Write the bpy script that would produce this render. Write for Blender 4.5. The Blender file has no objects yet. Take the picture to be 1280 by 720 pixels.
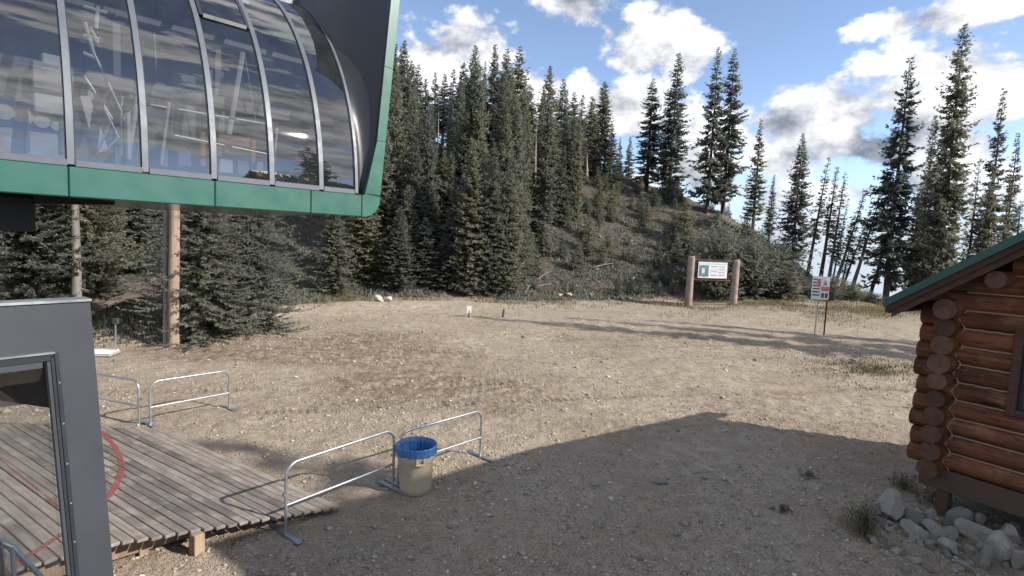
import bpy, math, random
import numpy as np
from math import sin, cos, tan, atan, atan2, pi, radians, sqrt, hypot
from mathutils import Vector, Matrix
random.seed(7)
RNG = np.random.default_rng(11)
SC = bpy.context.scene
COL = SC.collection
R = random.uniform

# ------------------------------------------------------------------ camera
F, PITCH, ROLL, CZ = 680.0, radians(5.0), radians(2.5), 3.8     # focal length in photo pixels (1280 wide)
cam_d = bpy.data.cameras.new('camera'); cam = bpy.data.objects.new('camera', cam_d); COL.objects.link(cam)
cam_d.sensor_width = 36.0; cam_d.lens = 36.0 * F / 1280.0; cam_d.clip_start = .05; cam_d.clip_end = 20000
RM = Matrix.Rotation(pi/2 - PITCH, 3, 'X') @ Matrix.Rotation(ROLL, 3, 'Z')
cam.matrix_world = Matrix.Translation((0, 0, CZ)) @ RM.to_4x4()
SC.camera = cam

# ------------------------------------------------------------------ sun, sky, exposure
SUN_AZ = atan2(.95, -.31)          # clockwise from +Y, direction towards the sun
SUN_EL = radians(31)
TO_SUN = Vector((sin(SUN_AZ)*cos(SUN_EL), cos(SUN_AZ)*cos(SUN_EL), sin(SUN_EL)))
sun_d = bpy.data.lights.new('sun', 'SUN'); sun = bpy.data.objects.new('sun', sun_d); COL.objects.link(sun)
sun_d.energy = 3.5; sun_d.angle = radians(.53); sun_d.color = (1.0, .93, .84)
sun.rotation_euler = TO_SUN.to_track_quat('Z', 'Y').to_euler(); sun.location = (20, -10, 40)
SC.view_settings.view_transform = 'Standard'; SC.view_settings.look = 'None'
SC.view_settings.exposure = 1.0; SC.view_settings.gamma = 1.0; SC.view_settings.use_curve_mapping = False
SC.cycles.max_bounces = 6; SC.cycles.transparent_max_bounces = 12; SC.cycles.caustics_reflective = False
SC.cycles.use_denoising = True

def ray(px, py): return RM @ Vector(((px-640)/F, -(py-360)/F, -1.0))
def ground_at(px, py, z=0.0):
    d = ray(px, py); return Vector((0, 0, CZ)) + d*((z-CZ)/d.z)
def depth_at(px, py, y):
    d = ray(px, py); return Vector((0, 0, CZ)) + d*(y/d.y)
def on_plane(px, py, p0, n):
    d = ray(px, py); c = Vector((0, 0, CZ)); return c + d*((Vector(p0)-c).dot(n)/d.dot(n))

# ------------------------------------------------------------------ node helpers
class NT:
    def __init__(s, tree): s.t = tree; s.n = tree.nodes; s.l = tree.links
    def node(s, typ, **kw):
        n = s.n.new(typ)
        for k, v in kw.items(): setattr(n, k, v)
        return n
    def put(s, sock, v):
        if v is None: return
        if isinstance(v, bpy.types.NodeSocket): s.l.new(v, sock)
        else: sock.default_value = v
    def math(s, op, a, b=None, c=None, clamp=False):
        n = s.node('ShaderNodeMath', operation=op, use_clamp=clamp)
        for i, v in enumerate((a, b, c)):
            if v is not None: s.put(n.inputs[i], v)
        return n.outputs[0]
    def vmath(s, op, a, b=None):
        n = s.node('ShaderNodeVectorMath', operation=op); s.put(n.inputs[0], a)
        if b is not None:
            s.put(n.inputs[3] if op == 'SCALE' else n.inputs[1], b)
        return n.outputs['Value'] if op in ('LENGTH', 'DISTANCE', 'DOT_PRODUCT') else n.outputs[0]
    def noise(s, vec, scale, detail=4, rough=.55, dist=0.0):
        n = s.node('ShaderNodeTexNoise'); s.put(n.inputs['Vector'], vec); n.inputs['Scale'].default_value = scale
        n.inputs['Detail'].default_value = detail; n.inputs['Roughness'].default_value = rough; n.inputs['Distortion'].default_value = dist
        return n.outputs['Fac']
    def vor(s, vec, scale, feature='F1', out='Distance'):
        n = s.node('ShaderNodeTexVoronoi', feature=feature); s.put(n.inputs['Vector'], vec); n.inputs['Scale'].default_value = scale
        return n.outputs[out]
    def smooth(s, v, lo, hi, a=0.0, b=1.0):
        n = s.node('ShaderNodeMapRange', interpolation_type='SMOOTHSTEP'); s.put(n.inputs[0], v)
        s.put(n.inputs[1], lo); s.put(n.inputs[2], hi); s.put(n.inputs[3], a); s.put(n.inputs[4], b); return n.outputs[0]
    def mix(s, f, a, b, blend='MIX'):
        n = s.node('ShaderNodeMix', data_type='RGBA', blend_type=blend)
        s.put(n.inputs['Factor'], f)
        s.put(n.inputs[6], a if not isinstance(a, tuple) else (*a[:3], 1)); s.put(n.inputs[7], b if not isinstance(b, tuple) else (*b[:3], 1))
        return n.outputs[2]
    def ramp(s, f, stops):
        n = s.node('ShaderNodeValToRGB'); s.put(n.inputs[0], f); e = n.color_ramp.elements
        while len(e) < len(stops): e.new(.5)
        for el, (p, c) in zip(e, stops): el.position = p; el.color = (*c[:3], 1)
        return n.outputs[0]
    def bump(s, h, strength=.4, dist=.01):
        n = s.node('ShaderNodeBump'); s.put(n.inputs['Height'], h); n.inputs['Strength'].default_value = strength; n.inputs['Distance'].default_value = dist
        return n.outputs[0]

# ------------------------------------------------------------------ world: Nishita sky with cumulus clouds by direction
W = bpy.data.worlds.new('World'); SC.world = W; W.use_nodes = True
w = NT(W.node_tree); w.n.clear()
tc = w.node('ShaderNodeTexCoord'); dirv = w.vmath('NORMALIZE', tc.outputs['Generated'])
sep = w.node('ShaderNodeSeparateXYZ'); w.l.new(dirv, sep.inputs[0])
dx, dy, dz = sep.outputs
zc = w.math('MAXIMUM', dz, .035)                                  # the haze at the horizon goes on below it, over the valley
cmb = w.node('ShaderNodeCombineXYZ'); w.put(cmb.inputs[0], dx); w.put(cmb.inputs[1], dy); w.put(cmb.inputs[2], zc)
sky = w.node('ShaderNodeTexSky', sky_type='NISHITA'); sky.sun_disc = False; sky.sun_elevation = SUN_EL; sky.sun_rotation = SUN_AZ
sky.altitude = 3000; sky.air_density = 1.0; sky.dust_density = .6; sky.ozone_density = 1.2
w.l.new(w.vmath('NORMALIZE', cmb.outputs[0]), sky.inputs[0])
az = w.math('ARCTAN2', dx, dy); el = w.math('ARCSINE', dz)
def azel(px, py):
    d = ray(px, py).normalized(); return atan2(d.x, d.y), math.asin(d.z)
# (px, py, half width, half height, strength, greyness) of the clouds the photograph shows
CL = [(590, 62, 78, 42, 1.0, .1), (540, 82, 60, 45, .95, .25), (715, 6, 62, 26, .95, .1), (808, 48, 58, 38, .9, .15), (862, 66, 46, 34, .8, .15),
      (700, 125, 70, 30, .9, .2), (775, 135, 75, 34, .9, .25), (655, 100, 34, 26, .85, .1), (885, 165, 55, 45, .85, .2), (870, 215, 60, 45, .8, .35),
      (935, 140, 40, 32, .6, .1), (1030, 150, 85, 34, 1.0, .6), (1075, 185, 95, 36, .95, .8), (985, 140, 60, 30, .8, .4), (985, 195, 70, 40, .8, .55), (1165, 120, 70, 50, .95, .2),
      (1200, 100, 60, 50, .9, .1), (1255, 130, 50, 30, .75, .2), (1122, 26, 34, 16, .75, .1), (1130, 48, 22, 14, .6, .1), (1215, 14, 80, 20, .9, .1), (1265, 68, 40, 16, .65, .1),
      (1090, 240, 220, 26, .75, .8), (1200, 200, 90, 45, .75, .4), (1100, 290, 260, 30, .55, .4), (960, 250, 70, 40, .6, .3), (385, 5, 30, 10, .8, .1)]
blobs = []
for (px, py, hx, hy, st, gr) in CL:
    a, e = azel(px, py); blobs.append((a, e, hx/F, hy/F, st, gr))
rr = random.Random(5)
for k in range(34):                                                  # the same kind of clouds all round the rest of the sky
    a = radians(55) + rr.random()*radians(250)
    a = (a + pi) % (2*pi) - pi
    hw = rr.uniform(.12, .38); blobs.append((a, rr.uniform(.08, .85), hw, hw*rr.uniform(.35, .6), rr.uniform(.75, 1.05), rr.uniform(.15, .8)))
for k in range(10):
    blobs.append((rr.uniform(-pi, pi), rr.uniform(.9, 1.3), rr.uniform(.4, .8), rr.uniform(.12, .22), rr.uniform(.75, 1.0), rr.uniform(.3, .8)))
cov = None; grey = None
pos2 = w.node('ShaderNodeCombineXYZ'); w.put(pos2.inputs[0], az); w.put(pos2.inputs[1], el)
for (a, e, hw, hh, st, gr) in blobs:
    v = w.vmath('SUBTRACT', pos2.outputs[0], (a, e, 0)); v = w.vmath('MULTIPLY', v, (1/hw, 1/hh, 0))
    d = w.vmath('LENGTH', v)
    m = w.math('MULTIPLY_ADD', d, -st*.62, st, clamp=True)
    cov = m if cov is None else w.math('SMOOTH_MAX', cov, m, .12)
    g1 = w.math('MULTIPLY', m, gr)
    grey = g1 if grey is None else w.math('MAXIMUM', grey, g1)
wd = w.vmath('MULTIPLY', dirv, (1, 1, 1.5))
nb = w.noise(wd, 8, 9, .60, .05); nb2 = w.noise(wd, 24, 6, .62, .05)
fld = w.math('ADD', w.math('MULTIPLY', cov, 1.25), w.math('MULTIPLY_ADD', nb, 2.0, -1.06)); fld = w.math('ADD', fld, w.math('MULTIPLY_ADD', nb2, .8, -.40))
alpha = w.smooth(fld, .36, .66)
off = w.vmath('ADD', wd, (.035, -.02, .05)); nl = w.noise(off, 8, 9, .60, .05)
rel = w.math('SUBTRACT', nb, nl)                                     # puffs facing up and towards the sun are brighter
lit = w.math('MULTIPLY_ADD', rel, 1.9, .88)
lit = w.math('SUBTRACT', lit, w.math('MULTIPLY', w.smooth(w.math('ADD', grey, w.math('MULTIPLY', nb2, .3)), .3, 1.15), .34))
lit = w.math('SUBTRACT', lit, w.math('MULTIPLY', w.smooth(fld, .8, 1.6), .10))
lit = w.math('MINIMUM', w.math('MAXIMUM', lit, .30), 1.12)
ccol = w.mix(w.smooth(lit, .3, .95), (.50, .56, .70), (1.0, 1.0, 1.02))
SKYK = .13
bg1 = w.node('ShaderNodeBackground'); hs_ = w.node('ShaderNodeHueSaturation'); hs_.inputs['Saturation'].default_value = .93; hs_.inputs['Value'].default_value = .95; w.l.new(sky.outputs[0], hs_.inputs['Color']); w.l.new(hs_.outputs[0], bg1.inputs[0]); bg1.inputs[1].default_value = SKYK
bg2 = w.node('ShaderNodeBackground'); w.l.new(ccol, bg2.inputs[0]); w.put(bg2.inputs[1], w.math('MULTIPLY', lit, .60))
mx = w.node('ShaderNodeMixShader'); w.put(mx.inputs[0], w.math('MULTIPLY', alpha, .96)); w.l.new(bg1.outputs[0], mx.inputs[1]); w.l.new(bg2.outputs[0], mx.inputs[2])
hz = w.node('ShaderNodeBackground'); hz.inputs[0].default_value = (.60, .66, .80, 1); hz.inputs[1].default_value = .46
mx2 = w.node('ShaderNodeMixShader'); w.put(mx2.inputs[0], w.smooth(el, -.01, .16, .80, 0.0)); w.l.new(mx.outputs[0], mx2.inputs[1]); w.l.new(hz.outputs[0], mx2.inputs[2]); mx = mx2
wo = w.node('ShaderNodeOutputWorld'); w.l.new(mx.outputs[0], wo.inputs[0])
W.cycles.sampling_method = 'MANUAL'; W.cycles.sample_map_resolution = 512

# ------------------------------------------------------------------ materials
MATS = {}
def material(name):
    m = bpy.data.materials.new(name); m.use_nodes = True; t = NT(m.node_tree)
    p = t.n['Principled BSDF']; MATS[name] = m
    return m, t, p
def plain(name, col, rough=.6, metal=0.0, var=.12, scale=6, bump=0.0, bscale=40, spec=.5, dirt=None):
    m, t, p = material(name)
    o = t.node('ShaderNodeTexCoord').outputs['Object']
    nz = t.noise(o, scale, 5)
    c = t.mix(nz, tuple(x*(1-var*1.6) for x in col), tuple(min(1, x*(1+var*1.6)) for x in col))
    if dirt:
        c = t.mix(t.math('MULTIPLY', t.smooth(t.noise(o, scale*.6, 7, .65), .5, .75), dirt[1]), c, dirt[0])
    t.put(p.inputs['Base Color'], c); p.inputs['Metallic'].default_value = metal
    t.put(p.inputs['Roughness'], t.smooth(nz, .2, .8, max(0, rough-.08), min(1, rough+.08))); p.inputs['Specular IOR Level'].default_value = spec
    if bump: t.put(p.inputs['Normal'], t.bump(t.noise(o, bscale, 4), bump, .01))
    return m
def wood(name, c1, c2, axis='x', rough=.75, scale=1.0, weather=None, bump=.35, spec=.3, knots=False):
    m, t, p = material(name)
    o = t.node('ShaderNodeTexCoord').outputs['Object']
    inf = t.node('ShaderNodeObjectInfo').outputs['Random']
    sh = t.node('ShaderNodeCombineXYZ'); t.put(sh.inputs[0], t.math('MULTIPLY', inf, 37.0)); t.put(sh.inputs[1], t.math('MULTIPLY', inf, 91.0))
    o2 = t.vmath('ADD', o, sh.outputs[0])
    st = {'x': (1.2, 22, 22), 'y': (22, 1.2, 22), 'z': (22, 22, 1.2)}[axis]
    v = t.vmath('MULTIPLY', o2, tuple(s*scale for s in st))
    g = t.noise(v, 1.0, 6, .6, .6); big = t.noise(o2, 1.6, 5)
    c = t.ramp(g, [(.25, c1), (.75, c2)])
    c = t.mix(t.math('MULTIPLY', t.smooth(big, .4, .7), .4), c, tuple(x*.55 for x in c1))
    c = t.mix(1.0, c, t.ramp(inf, [(0, (.58, .58, .60)), (1, (1.22, 1.18, 1.12))]), 'MULTIPLY')
    if weather:
        c = t.mix(t.math('MULTIPLY', t.smooth(t.noise(o2, 2.3, 6, .65), .48, .68), weather[1]), c, weather[0])
    if knots:
        kv = t.vor(t.vmath('MULTIPLY', o2, (1.1, 4.0, 4.0)), 1.0); c = t.mix(t.math('MULTIPLY', t.smooth(kv, .05, .20, 1.0, 0.0), .75), c, tuple(x*.3 for x in c1))
        ck = t.noise(t.vmath('MULTIPLY', o2, (.7, 16, 16)), 1.0, 3, .5, .3); c = t.mix(t.smooth(t.math('ABSOLUTE', t.math('SUBTRACT', ck, .5)), .0, .022, .75, 0.0), c, tuple(x*.25 for x in c1))
    t.put(p.inputs['Base Color'], c); p.inputs['Roughness'].default_value = rough; p.inputs['Specular IOR Level'].default_value = spec
    t.put(p.inputs['Normal'], t.bump(g, bump, .012))
    return m
plain('green_paint', (.030, .118, .092), .38, var=.06, scale=2.5, spec=.5, dirt=((.10, .17, .15), .25))
plain('green_metal_roof', (.022, .085, .07), .45, var=.1, scale=3, dirt=((.06, .09, .085), .4))
plain('charcoal_paint', (.040, .045, .056), .5, var=.16, scale=1.6, bump=.05, bscale=60, dirt=((.075, .075, .078), .45))
plain('charcoal_trim', (.022, .026, .034), .42, var=.1)
plain('dark_panel', (.026, .029, .034), .42, var=.12, scale=1.5)
plain('housing_black', (.012, .014, .017), .5, var=.1)
plain('grey_mullion', (.105, .12, .145), .5, metal=.2, var=.06, dirt=((.2, .21, .22), .3))
plain('gasket', (.012, .012, .014), .6)
plain('interior_floor', (.12, .12, .12), .7, bump=.2)
plain('interior_wall', (.045, .048, .053), .7)
plain('machine_grey', (.19, .195, .20), .45, metal=.3, var=.2, scale=4, dirt=((.08, .075, .07), .5))
plain('machine_white', (.27, .28, .29), .45, var=.12, dirt=((.3, .28, .25), .4))
plain('machine_dark', (.05, .052, .056), .5, var=.2)
plain('rubber', (.016, .016, .018), .75)
plain('rust_orange', (.17, .085, .05), .7, var=.25)
plain('galvanised', (.42, .44, .46), .38, metal=.75, var=.12, scale=9, dirt=((.28, .29, .3), .5))
plain('blue_steel', (.06, .085, .12), .45, metal=.3)
plain('bin_plastic', (.50, .435, .31), .5, var=.06, scale=5, dirt=((.36, .31, .22), .45))
plain('white_paint', (.72, .73, .74), .5, var=.05, dirt=((.5, .48, .44), .4))
plain('sign_white', (.66, .67, .68), .45, var=.04)
plain('sign_teal', (.10, .18, .20), .5, var=.5, scale=5)
plain('sign_ink', (.06, .07, .09), .5)
plain('sign_red', (.42, .15, .15), .5)
plain('sign_pale', (.45, .52, .58), .5)
plain('trim_dark_brown', (.085, .048, .036), .6, var=.2, bump=.2)
plain('concrete', (.36, .35, .33), .85, var=.15, bump=.3, dirt=((.2, .19, .17), .4))
wood('deck_wood', (.145, .127, .112), (.36, .328, .295), 'x', .82, weather=((.40, .355, .30), .6))
wood('timber', (.20, .145, .105), (.36, .275, .205), 'z', .8)
wood('log_stain', (.09, .034, .018), (.28, .122, .060), 'x', .68, scale=.8, weather=((.33, .17, .098), .5), spec=.22, knots=True)
wood('log_end', (.085, .046, .032), (.185, .105, .075), 'y', .7, scale=.6)
wood('fascia_wood', (.055, .031, .024), (.105, .062, .047), 'x', .7)
wood('pole_wood', (.17, .130, .105), (.36, .295, .245), 'z', .85, bump=.8, scale=.6, weather=((.28, .19, .14), .6))
wood('sign_log', (.33, .25, .215), (.54, .44, .39), 'z', .8, scale=.5, weather=((.15, .11, .09), .6))
wood('dead_wood', (.16, .15, .14), (.33, .315, .295), 'x', .85, scale=.6)
wood('bark', (.07, .055, .045), (.17, .14, .12), 'z', .9, scale=.35, bump=.6)
wood('pale_bark', (.22, .20, .18), (.40, .37, .34), 'z', .9, scale=.35, bump=.6)
plain('caulk', (.30, .21, .15), .7, var=.15)
plain('weed_dry', (.15, .125, .065), .8, var=.3)
def rock_mat(name, a, b):
    m, t, p = material(name)
    o = t.node('ShaderNodeTexCoord').outputs['Object']; inf = t.node('ShaderNodeObjectInfo').outputs['Random']
    o2 = t.vmath('ADD', o, t.vmath('SCALE', (17, 31, 7), inf))
    n1 = t.noise(o2, 5, 8, .65); n2 = t.noise(o2, 22, 6, .6, .5)
    c = t.mix(n1, a, b); c = t.mix(t.math('MULTIPLY', t.smooth(n2, .52, .7), .5), c, tuple(x*.55 for x in a))
    c = t.mix(t.math('MULTIPLY', t.smooth(t.noise(o2, 9, 5), .58, .72), .35), c, (.42, .41, .39))
    c = t.mix(1.0, c, t.ramp(inf, [(0, (.62, .63, .66)), (.5, (.9, .88, .85)), (1, (1.1, 1.08, 1.04))]), 'MULTIPLY')
    t.put(p.inputs['Base Color'], c); p.inputs['Roughness'].default_value = .88
    t.put(p.inputs['Normal'], t.bump(t.math('ADD', n1, n2), .9, .05)); return m
rock_mat('rock', (.42, .395, .355), (.64, .61, .555)); rock_mat('pale_rock', (.56, .53, .48), (.78, .75, .69))
m, t, p = material('gravel_stone')
o = t.node('ShaderNodeTexCoord').outputs['Object']
at = t.node('ShaderNodeAttribute', attribute_name='tone').outputs['Fac']
t.put(p.inputs['Base Color'], t.ramp(at, [(0, (.20, .17, .135)), (.45, (.37, .315, .25)), (.8, (.46, .41, .34)), (1, (.58, .545, .50))])); p.inputs['Roughness'].default_value = .9
def foliage(name, dark, light):
    m, t, p = material(name)
    at = t.node('ShaderNodeAttribute', attribute_name='tone').outputs['Fac']
    inf = t.node('ShaderNodeObjectInfo').outputs['Random']
    o = t.node('ShaderNodeTexCoord').outputs['Object']
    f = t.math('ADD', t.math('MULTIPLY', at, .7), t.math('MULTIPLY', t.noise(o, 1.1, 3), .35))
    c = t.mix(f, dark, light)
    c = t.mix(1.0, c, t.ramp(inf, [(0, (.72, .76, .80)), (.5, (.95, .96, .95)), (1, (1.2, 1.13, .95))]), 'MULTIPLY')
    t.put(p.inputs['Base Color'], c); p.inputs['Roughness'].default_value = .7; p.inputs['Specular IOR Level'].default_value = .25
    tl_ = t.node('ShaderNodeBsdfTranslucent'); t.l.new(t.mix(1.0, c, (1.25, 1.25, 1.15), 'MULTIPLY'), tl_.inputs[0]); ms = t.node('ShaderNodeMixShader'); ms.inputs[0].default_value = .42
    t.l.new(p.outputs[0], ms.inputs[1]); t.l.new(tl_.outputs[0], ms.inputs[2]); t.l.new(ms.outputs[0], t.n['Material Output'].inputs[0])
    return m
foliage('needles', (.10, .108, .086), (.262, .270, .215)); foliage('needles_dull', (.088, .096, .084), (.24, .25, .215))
foliage('needles_blue', (.10, .108, .095), (.265, .275, .24)); foliage('shrub_leaf', (.05, .052, .028), (.17, .155, .08)); foliage('grass_blade', (.10, .09, .05), (.27, .235, .145))
# glass: thin tinted sheet that reflects by angle
def glass(name, tint, gain, base, dust_veil=.0):
    m, t, p = material(name); t.n.remove(p)
    tr = t.node('ShaderNodeBsdfTransparent'); tr.inputs[0].default_value = (*tint, 1)
    gl = t.node('ShaderNodeBsdfGlossy'); gl.inputs['Roughness'].default_value = .015; gl.inputs[0].default_value = (.88, .88, .88, 1)
    fr = t.node('ShaderNodeFresnel'); fr.inputs['IOR'].default_value = 1.52
    o = t.node('ShaderNodeTexCoord').outputs['Object']
    t.put(gl.inputs['Normal'], t.bump(t.noise(o, 1.3, 2), .08, .05))
    mxn = t.node('ShaderNodeMixShader'); t.put(mxn.inputs[0], t.math('MULTIPLY_ADD', fr.outputs[0], gain, base, clamp=True))
    t.l.new(tr.outputs[0], mxn.inputs[1]); t.l.new(gl.outputs[0], mxn.inputs[2])
    df = t.node('ShaderNodeBsdfDiffuse'); df.inputs[0].default_value = (.42, .43, .44, 1); md = t.node('ShaderNodeMixShader')  # diffuse grey dust layer mixed in to give the pane a hazy veil
    t.put(md.inputs[0], t.math('MULTIPLY', t.smooth(t.noise(t.vmath('MULTIPLY', o, (1, 1, .35)), 2.2, 6, .65), .25, .8, .25, 1.0), dust_veil)); t.l.new(mxn.outputs[0], md.inputs[1]); t.l.new(df.outputs[0], md.inputs[2])
    t.l.new(md.outputs[0], t.n['Material Output'].inputs[0]); return m
glass('tinted_glass', (.66, .67, .68), 1.15, .13, .045); glass('clear_glass', (.86, .88, .9), 1.0, .02)
# ground: colour by zones (bare dirt, forest floor, grassy soil, churned soil) stored on the sheet
m, t, p = material('ground_soil')
geo = t.node('ShaderNodeTexCoord').outputs['Object']
zf = t.node('ShaderNodeAttribute', attribute_name='forest').outputs['Fac']; zg = t.node('ShaderNodeAttribute', attribute_name='grass').outputs['Fac']
zch = t.node('ShaderNodeAttribute', attribute_name='churn').outputs['Fac']
n1 = t.noise(geo, .35, 6, .6); n2 = t.noise(geo, 3.2, 8, .68); n3 = t.noise(geo, 26, 6, .7); n4 = t.noise(geo, 1.0, 7, .7, .4)
pebv = t.vor(geo, 38); peb = t.smooth(pebv, .12, .42, 1.0, 0.0)
pcol = t.vor(geo, 38, out='Color')
c = t.mix(t.smooth(n1, .3, .7), (.375, .305, .225), (.530, .448, .345))
c = t.mix(t.smooth(n2, .35, .7), c, (.345, .283, .217))
c = t.mix(t.math('MULTIPLY', t.smooth(n4, .52, .72), .55), c, (.50, .45, .385))
c = t.mix(t.math('MULTIPLY', t.smooth(n3, .5, .7), .5), c, (.23, .18, .135))
sx = t.node('ShaderNodeSeparateColor'); t.l.new(pcol, sx.inputs[0])
c = t.mix(t.math('MULTIPLY', peb, t.smooth(sx.outputs[0], .45, .8)), c, t.ramp(sx.outputs[1], [(0, (.19, .16, .13)), (.6, (.40, .35, .30)), (1, (.58, .55, .50))]))
c = t.mix(t.math('MULTIPLY', zch, t.smooth(n2, .3, .62)), c, (.225, .170, .122))
c = t.mix(t.math('MULTIPLY', zg, .75), c, t.mix(n2, (.10, .085, .05), (.22, .19, .11)))
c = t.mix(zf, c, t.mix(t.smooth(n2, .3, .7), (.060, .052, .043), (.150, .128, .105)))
t.put(p.inputs['Base Color'], c); p.inputs['Roughness'].default_value = .95; p.inputs['Specular IOR Level'].default_value = .15
h = t.math('ADD', t.math('MULTIPLY', n3, .9), t.math('MULTIPLY', peb, .8)); h = t.math('ADD', h, t.math('MULTIPLY', n2, 1.6))
t.put(p.inputs['Normal'], t.bump(h, 1.0, .045))

# ------------------------------------------------------------------ mesh building
class MB:
    def __init__(s): s.v = []; s.f = []; s.m = []
    def add(s, vs, fs, mi=0):
        b = len(s.v); s.v += [tuple(x) for x in vs]; s.f += [tuple(i+b for i in f) for f in fs]; s.m += [mi]*len(fs); return s
    def box(s, lo, hi, M=None, mi=0, bev=0.0):
        x0, y0, z0 = lo; x1, y1, z1 = hi
        if bev:
            # chamfered along all edges: two inset rings per axis
            b = min(bev, (x1-x0)*.45, (y1-y0)*.45, (z1-z0)*.45); vs = []; 
            for z, k in ((z0, b), (z0+b, 0), (z1-b, 0), (z1, b)):
                q = [(x0+b, y0), (x1-b, y0), (x1, y0+b), (x1, y1-b), (x1-b, y1), (x0+b, y1), (x0, y1-b), (x0, y0+b)]
                if k: q = [(x0+b, y0+b), (x1-b, y0+b), (x1-b, y0+b), (x1-b, y1-b), (x1-b, y1-b), (x0+b, y1-b), (x0+b, y1-b), (x0+b, y0+b)]
                vs += [(a, c, z) for a, c in q]
            fs = [tuple(range(7, -1, -1)), tuple(range(24, 32))]
            for r in range(3):
                for i in range(8):
                    j = (i+1) % 8; fs.append((r*8+i, r*8+j, (r+1)*8+j, (r+1)*8+i))
        else:
            vs = [(x, y, z) for z in (z0, z1) for x, y in ((x0, y0), (x1, y0), (x1, y1), (x0, y1))]
            fs = [(3, 2, 1, 0), (4, 5, 6, 7), (0, 1, 5, 4), (1, 2, 6, 5), (2, 3, 7, 6), (3, 0, 4, 7)]
        if M is not None: vs = [M @ Vector(x) for x in vs]
        return s.add(vs, fs, mi)
    def tube(s, pts, rad, n=10, cap=True, mi=0, capmi=None):
        pts = [Vector(p) for p in pts]; rs = rad if isinstance(rad, (list, tuple)) else [rad]*len(pts)
        vs = []; up = None
        for i, p in enumerate(pts):
            d = (pts[min(i+1, len(pts)-1)]-pts[max(i-1, 0)]).normalized()
            if up is None: up = Vector((0, 0, 1)) if abs(d.z) < .9 else Vector((1, 0, 0))
            a = d.cross(up).normalized(); b = a.cross(d).normalized(); up = b
            vs += [p+(a*cos(2*pi*k/n)+b*sin(2*pi*k/n))*rs[i] for k in range(n)]
        fs = [(i*n+k, i*n+(k+1) % n, (i+1)*n+(k+1) % n, (i+1)*n+k) for i in range(len(pts)-1) for k in range(n)]
        s.add(vs, fs, mi)
        if cap: s.add(vs[:n], [tuple(range(n-1, -1, -1))], mi if capmi is None else capmi); s.add(vs[-n:], [tuple(range(n))], mi if capmi is None else capmi)
        return s
    def lathe(s, prof, n=28, mi=0, wob=0.0, c=(0, 0)):
        vs = [(c[0]+(r+(wob*sin(k*5.3+j*2.1)*r))*cos(2*pi*k/n), c[1]+(r+(wob*sin(k*5.3+j*2.1)*r))*sin(2*pi*k/n), z) for j, (r, z) in enumerate(prof) for k in range(n)]
        fs = [(j*n+k, j*n+(k+1) % n, (j+1)*n+(k+1) % n, (j+1)*n+k) for j in range(len(prof)-1) for k in range(n)]
        return s.add(vs, fs, mi)
    def sheet(s, rows, mi=0, thick=None):
        n = len(rows[0]); vs = [p for r in rows for p in r]
        fs = [(i*n+k, i*n+k+1, (i+1)*n+k+1, (i+1)*n+k) for i in range(len(rows)-1) for k in range(n-1)]
        s.add(vs, fs, mi)
        if thick is not None:
            t_ = Vector(thick); s.add([Vector(p)+t_ for p in vs], [f[::-1] for f in fs], mi)
            m_ = len(rows); N = len(vs); ring = [i for i in range(n)]+[i*n+n-1 for i in range(1, m_)]+[(m_-1)*n+k for k in range(n-2, -1, -1)]+[i*n for i in range(m_-2, 0, -1)]
            b = len(s.v)-2*N
            for a, c in zip(ring, ring[1:]+ring[:1]): s.f.append((b+c, b+a, b+N+a, b+N+c)); s.m.append(mi)
        return s
    def build(s, name, mats, parent=None, smooth=False):
        me = bpy.data.meshes.new(name); me.from_pydata(s.v, [], s.f); me.update()
        for mm in ([mats] if isinstance(mats, str) else mats): me.materials.append(MATS[mm])
        if any(s.m): me.polygons.foreach_set('material_index', s.m)
        if smooth:
            me.polygons.foreach_set('use_smooth', [True]*len(me.polygons)); me.set_sharp_from_angle(angle=radians(40))
        return link(name, me, parent)
def link(name, me, parent=None):
    o = bpy.data.objects.new(name, me); COL.objects.link(o)
    if parent is not None: o.parent = parent
    return o
def tag(o, label=None, cat=None, group=None, kind=None):
    if label: o['label'] = label
    if cat: o['category'] = cat
    if group: o['group'] = group
    if kind: o['kind'] = kind
    return o
def thing(name, label, cat, loc=(0, 0, 0), rz=0.0, group=None):
    o = bpy.data.objects.new(name, None); COL.objects.link(o); o.location = loc; o.rotation_euler = (0, 0, rz); o.empty_display_size = .3
    return tag(o, label, cat, group)
def np_mesh(name, verts, faces, mat, tone=None, smooth=False):
    """verts (n,3), faces (m,k) all the same size; optional tone per vertex"""
    me = bpy.data.meshes.new(name); n, (m_, k) = len(verts), faces.shape
    me.vertices.add(n); me.vertices.foreach_set('co', verts.astype(np.float32).ravel())
    me.loops.add(m_*k); me.loops.foreach_set('vertex_index', faces.astype(np.int32).ravel())
    me.polygons.add(m_); me.polygons.foreach_set('loop_start', np.arange(0, m_*k, k, dtype=np.int32))
    if smooth: me.polygons.foreach_set('use_smooth', np.ones(m_, bool))
    me.update(calc_edges=True); me.materials.append(MATS[mat])
    if tone is not None:
        a = me.attributes.new('tone', 'FLOAT', 'POINT'); a.data.foreach_set('value', tone.astype(np.float32))
    return me

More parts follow.
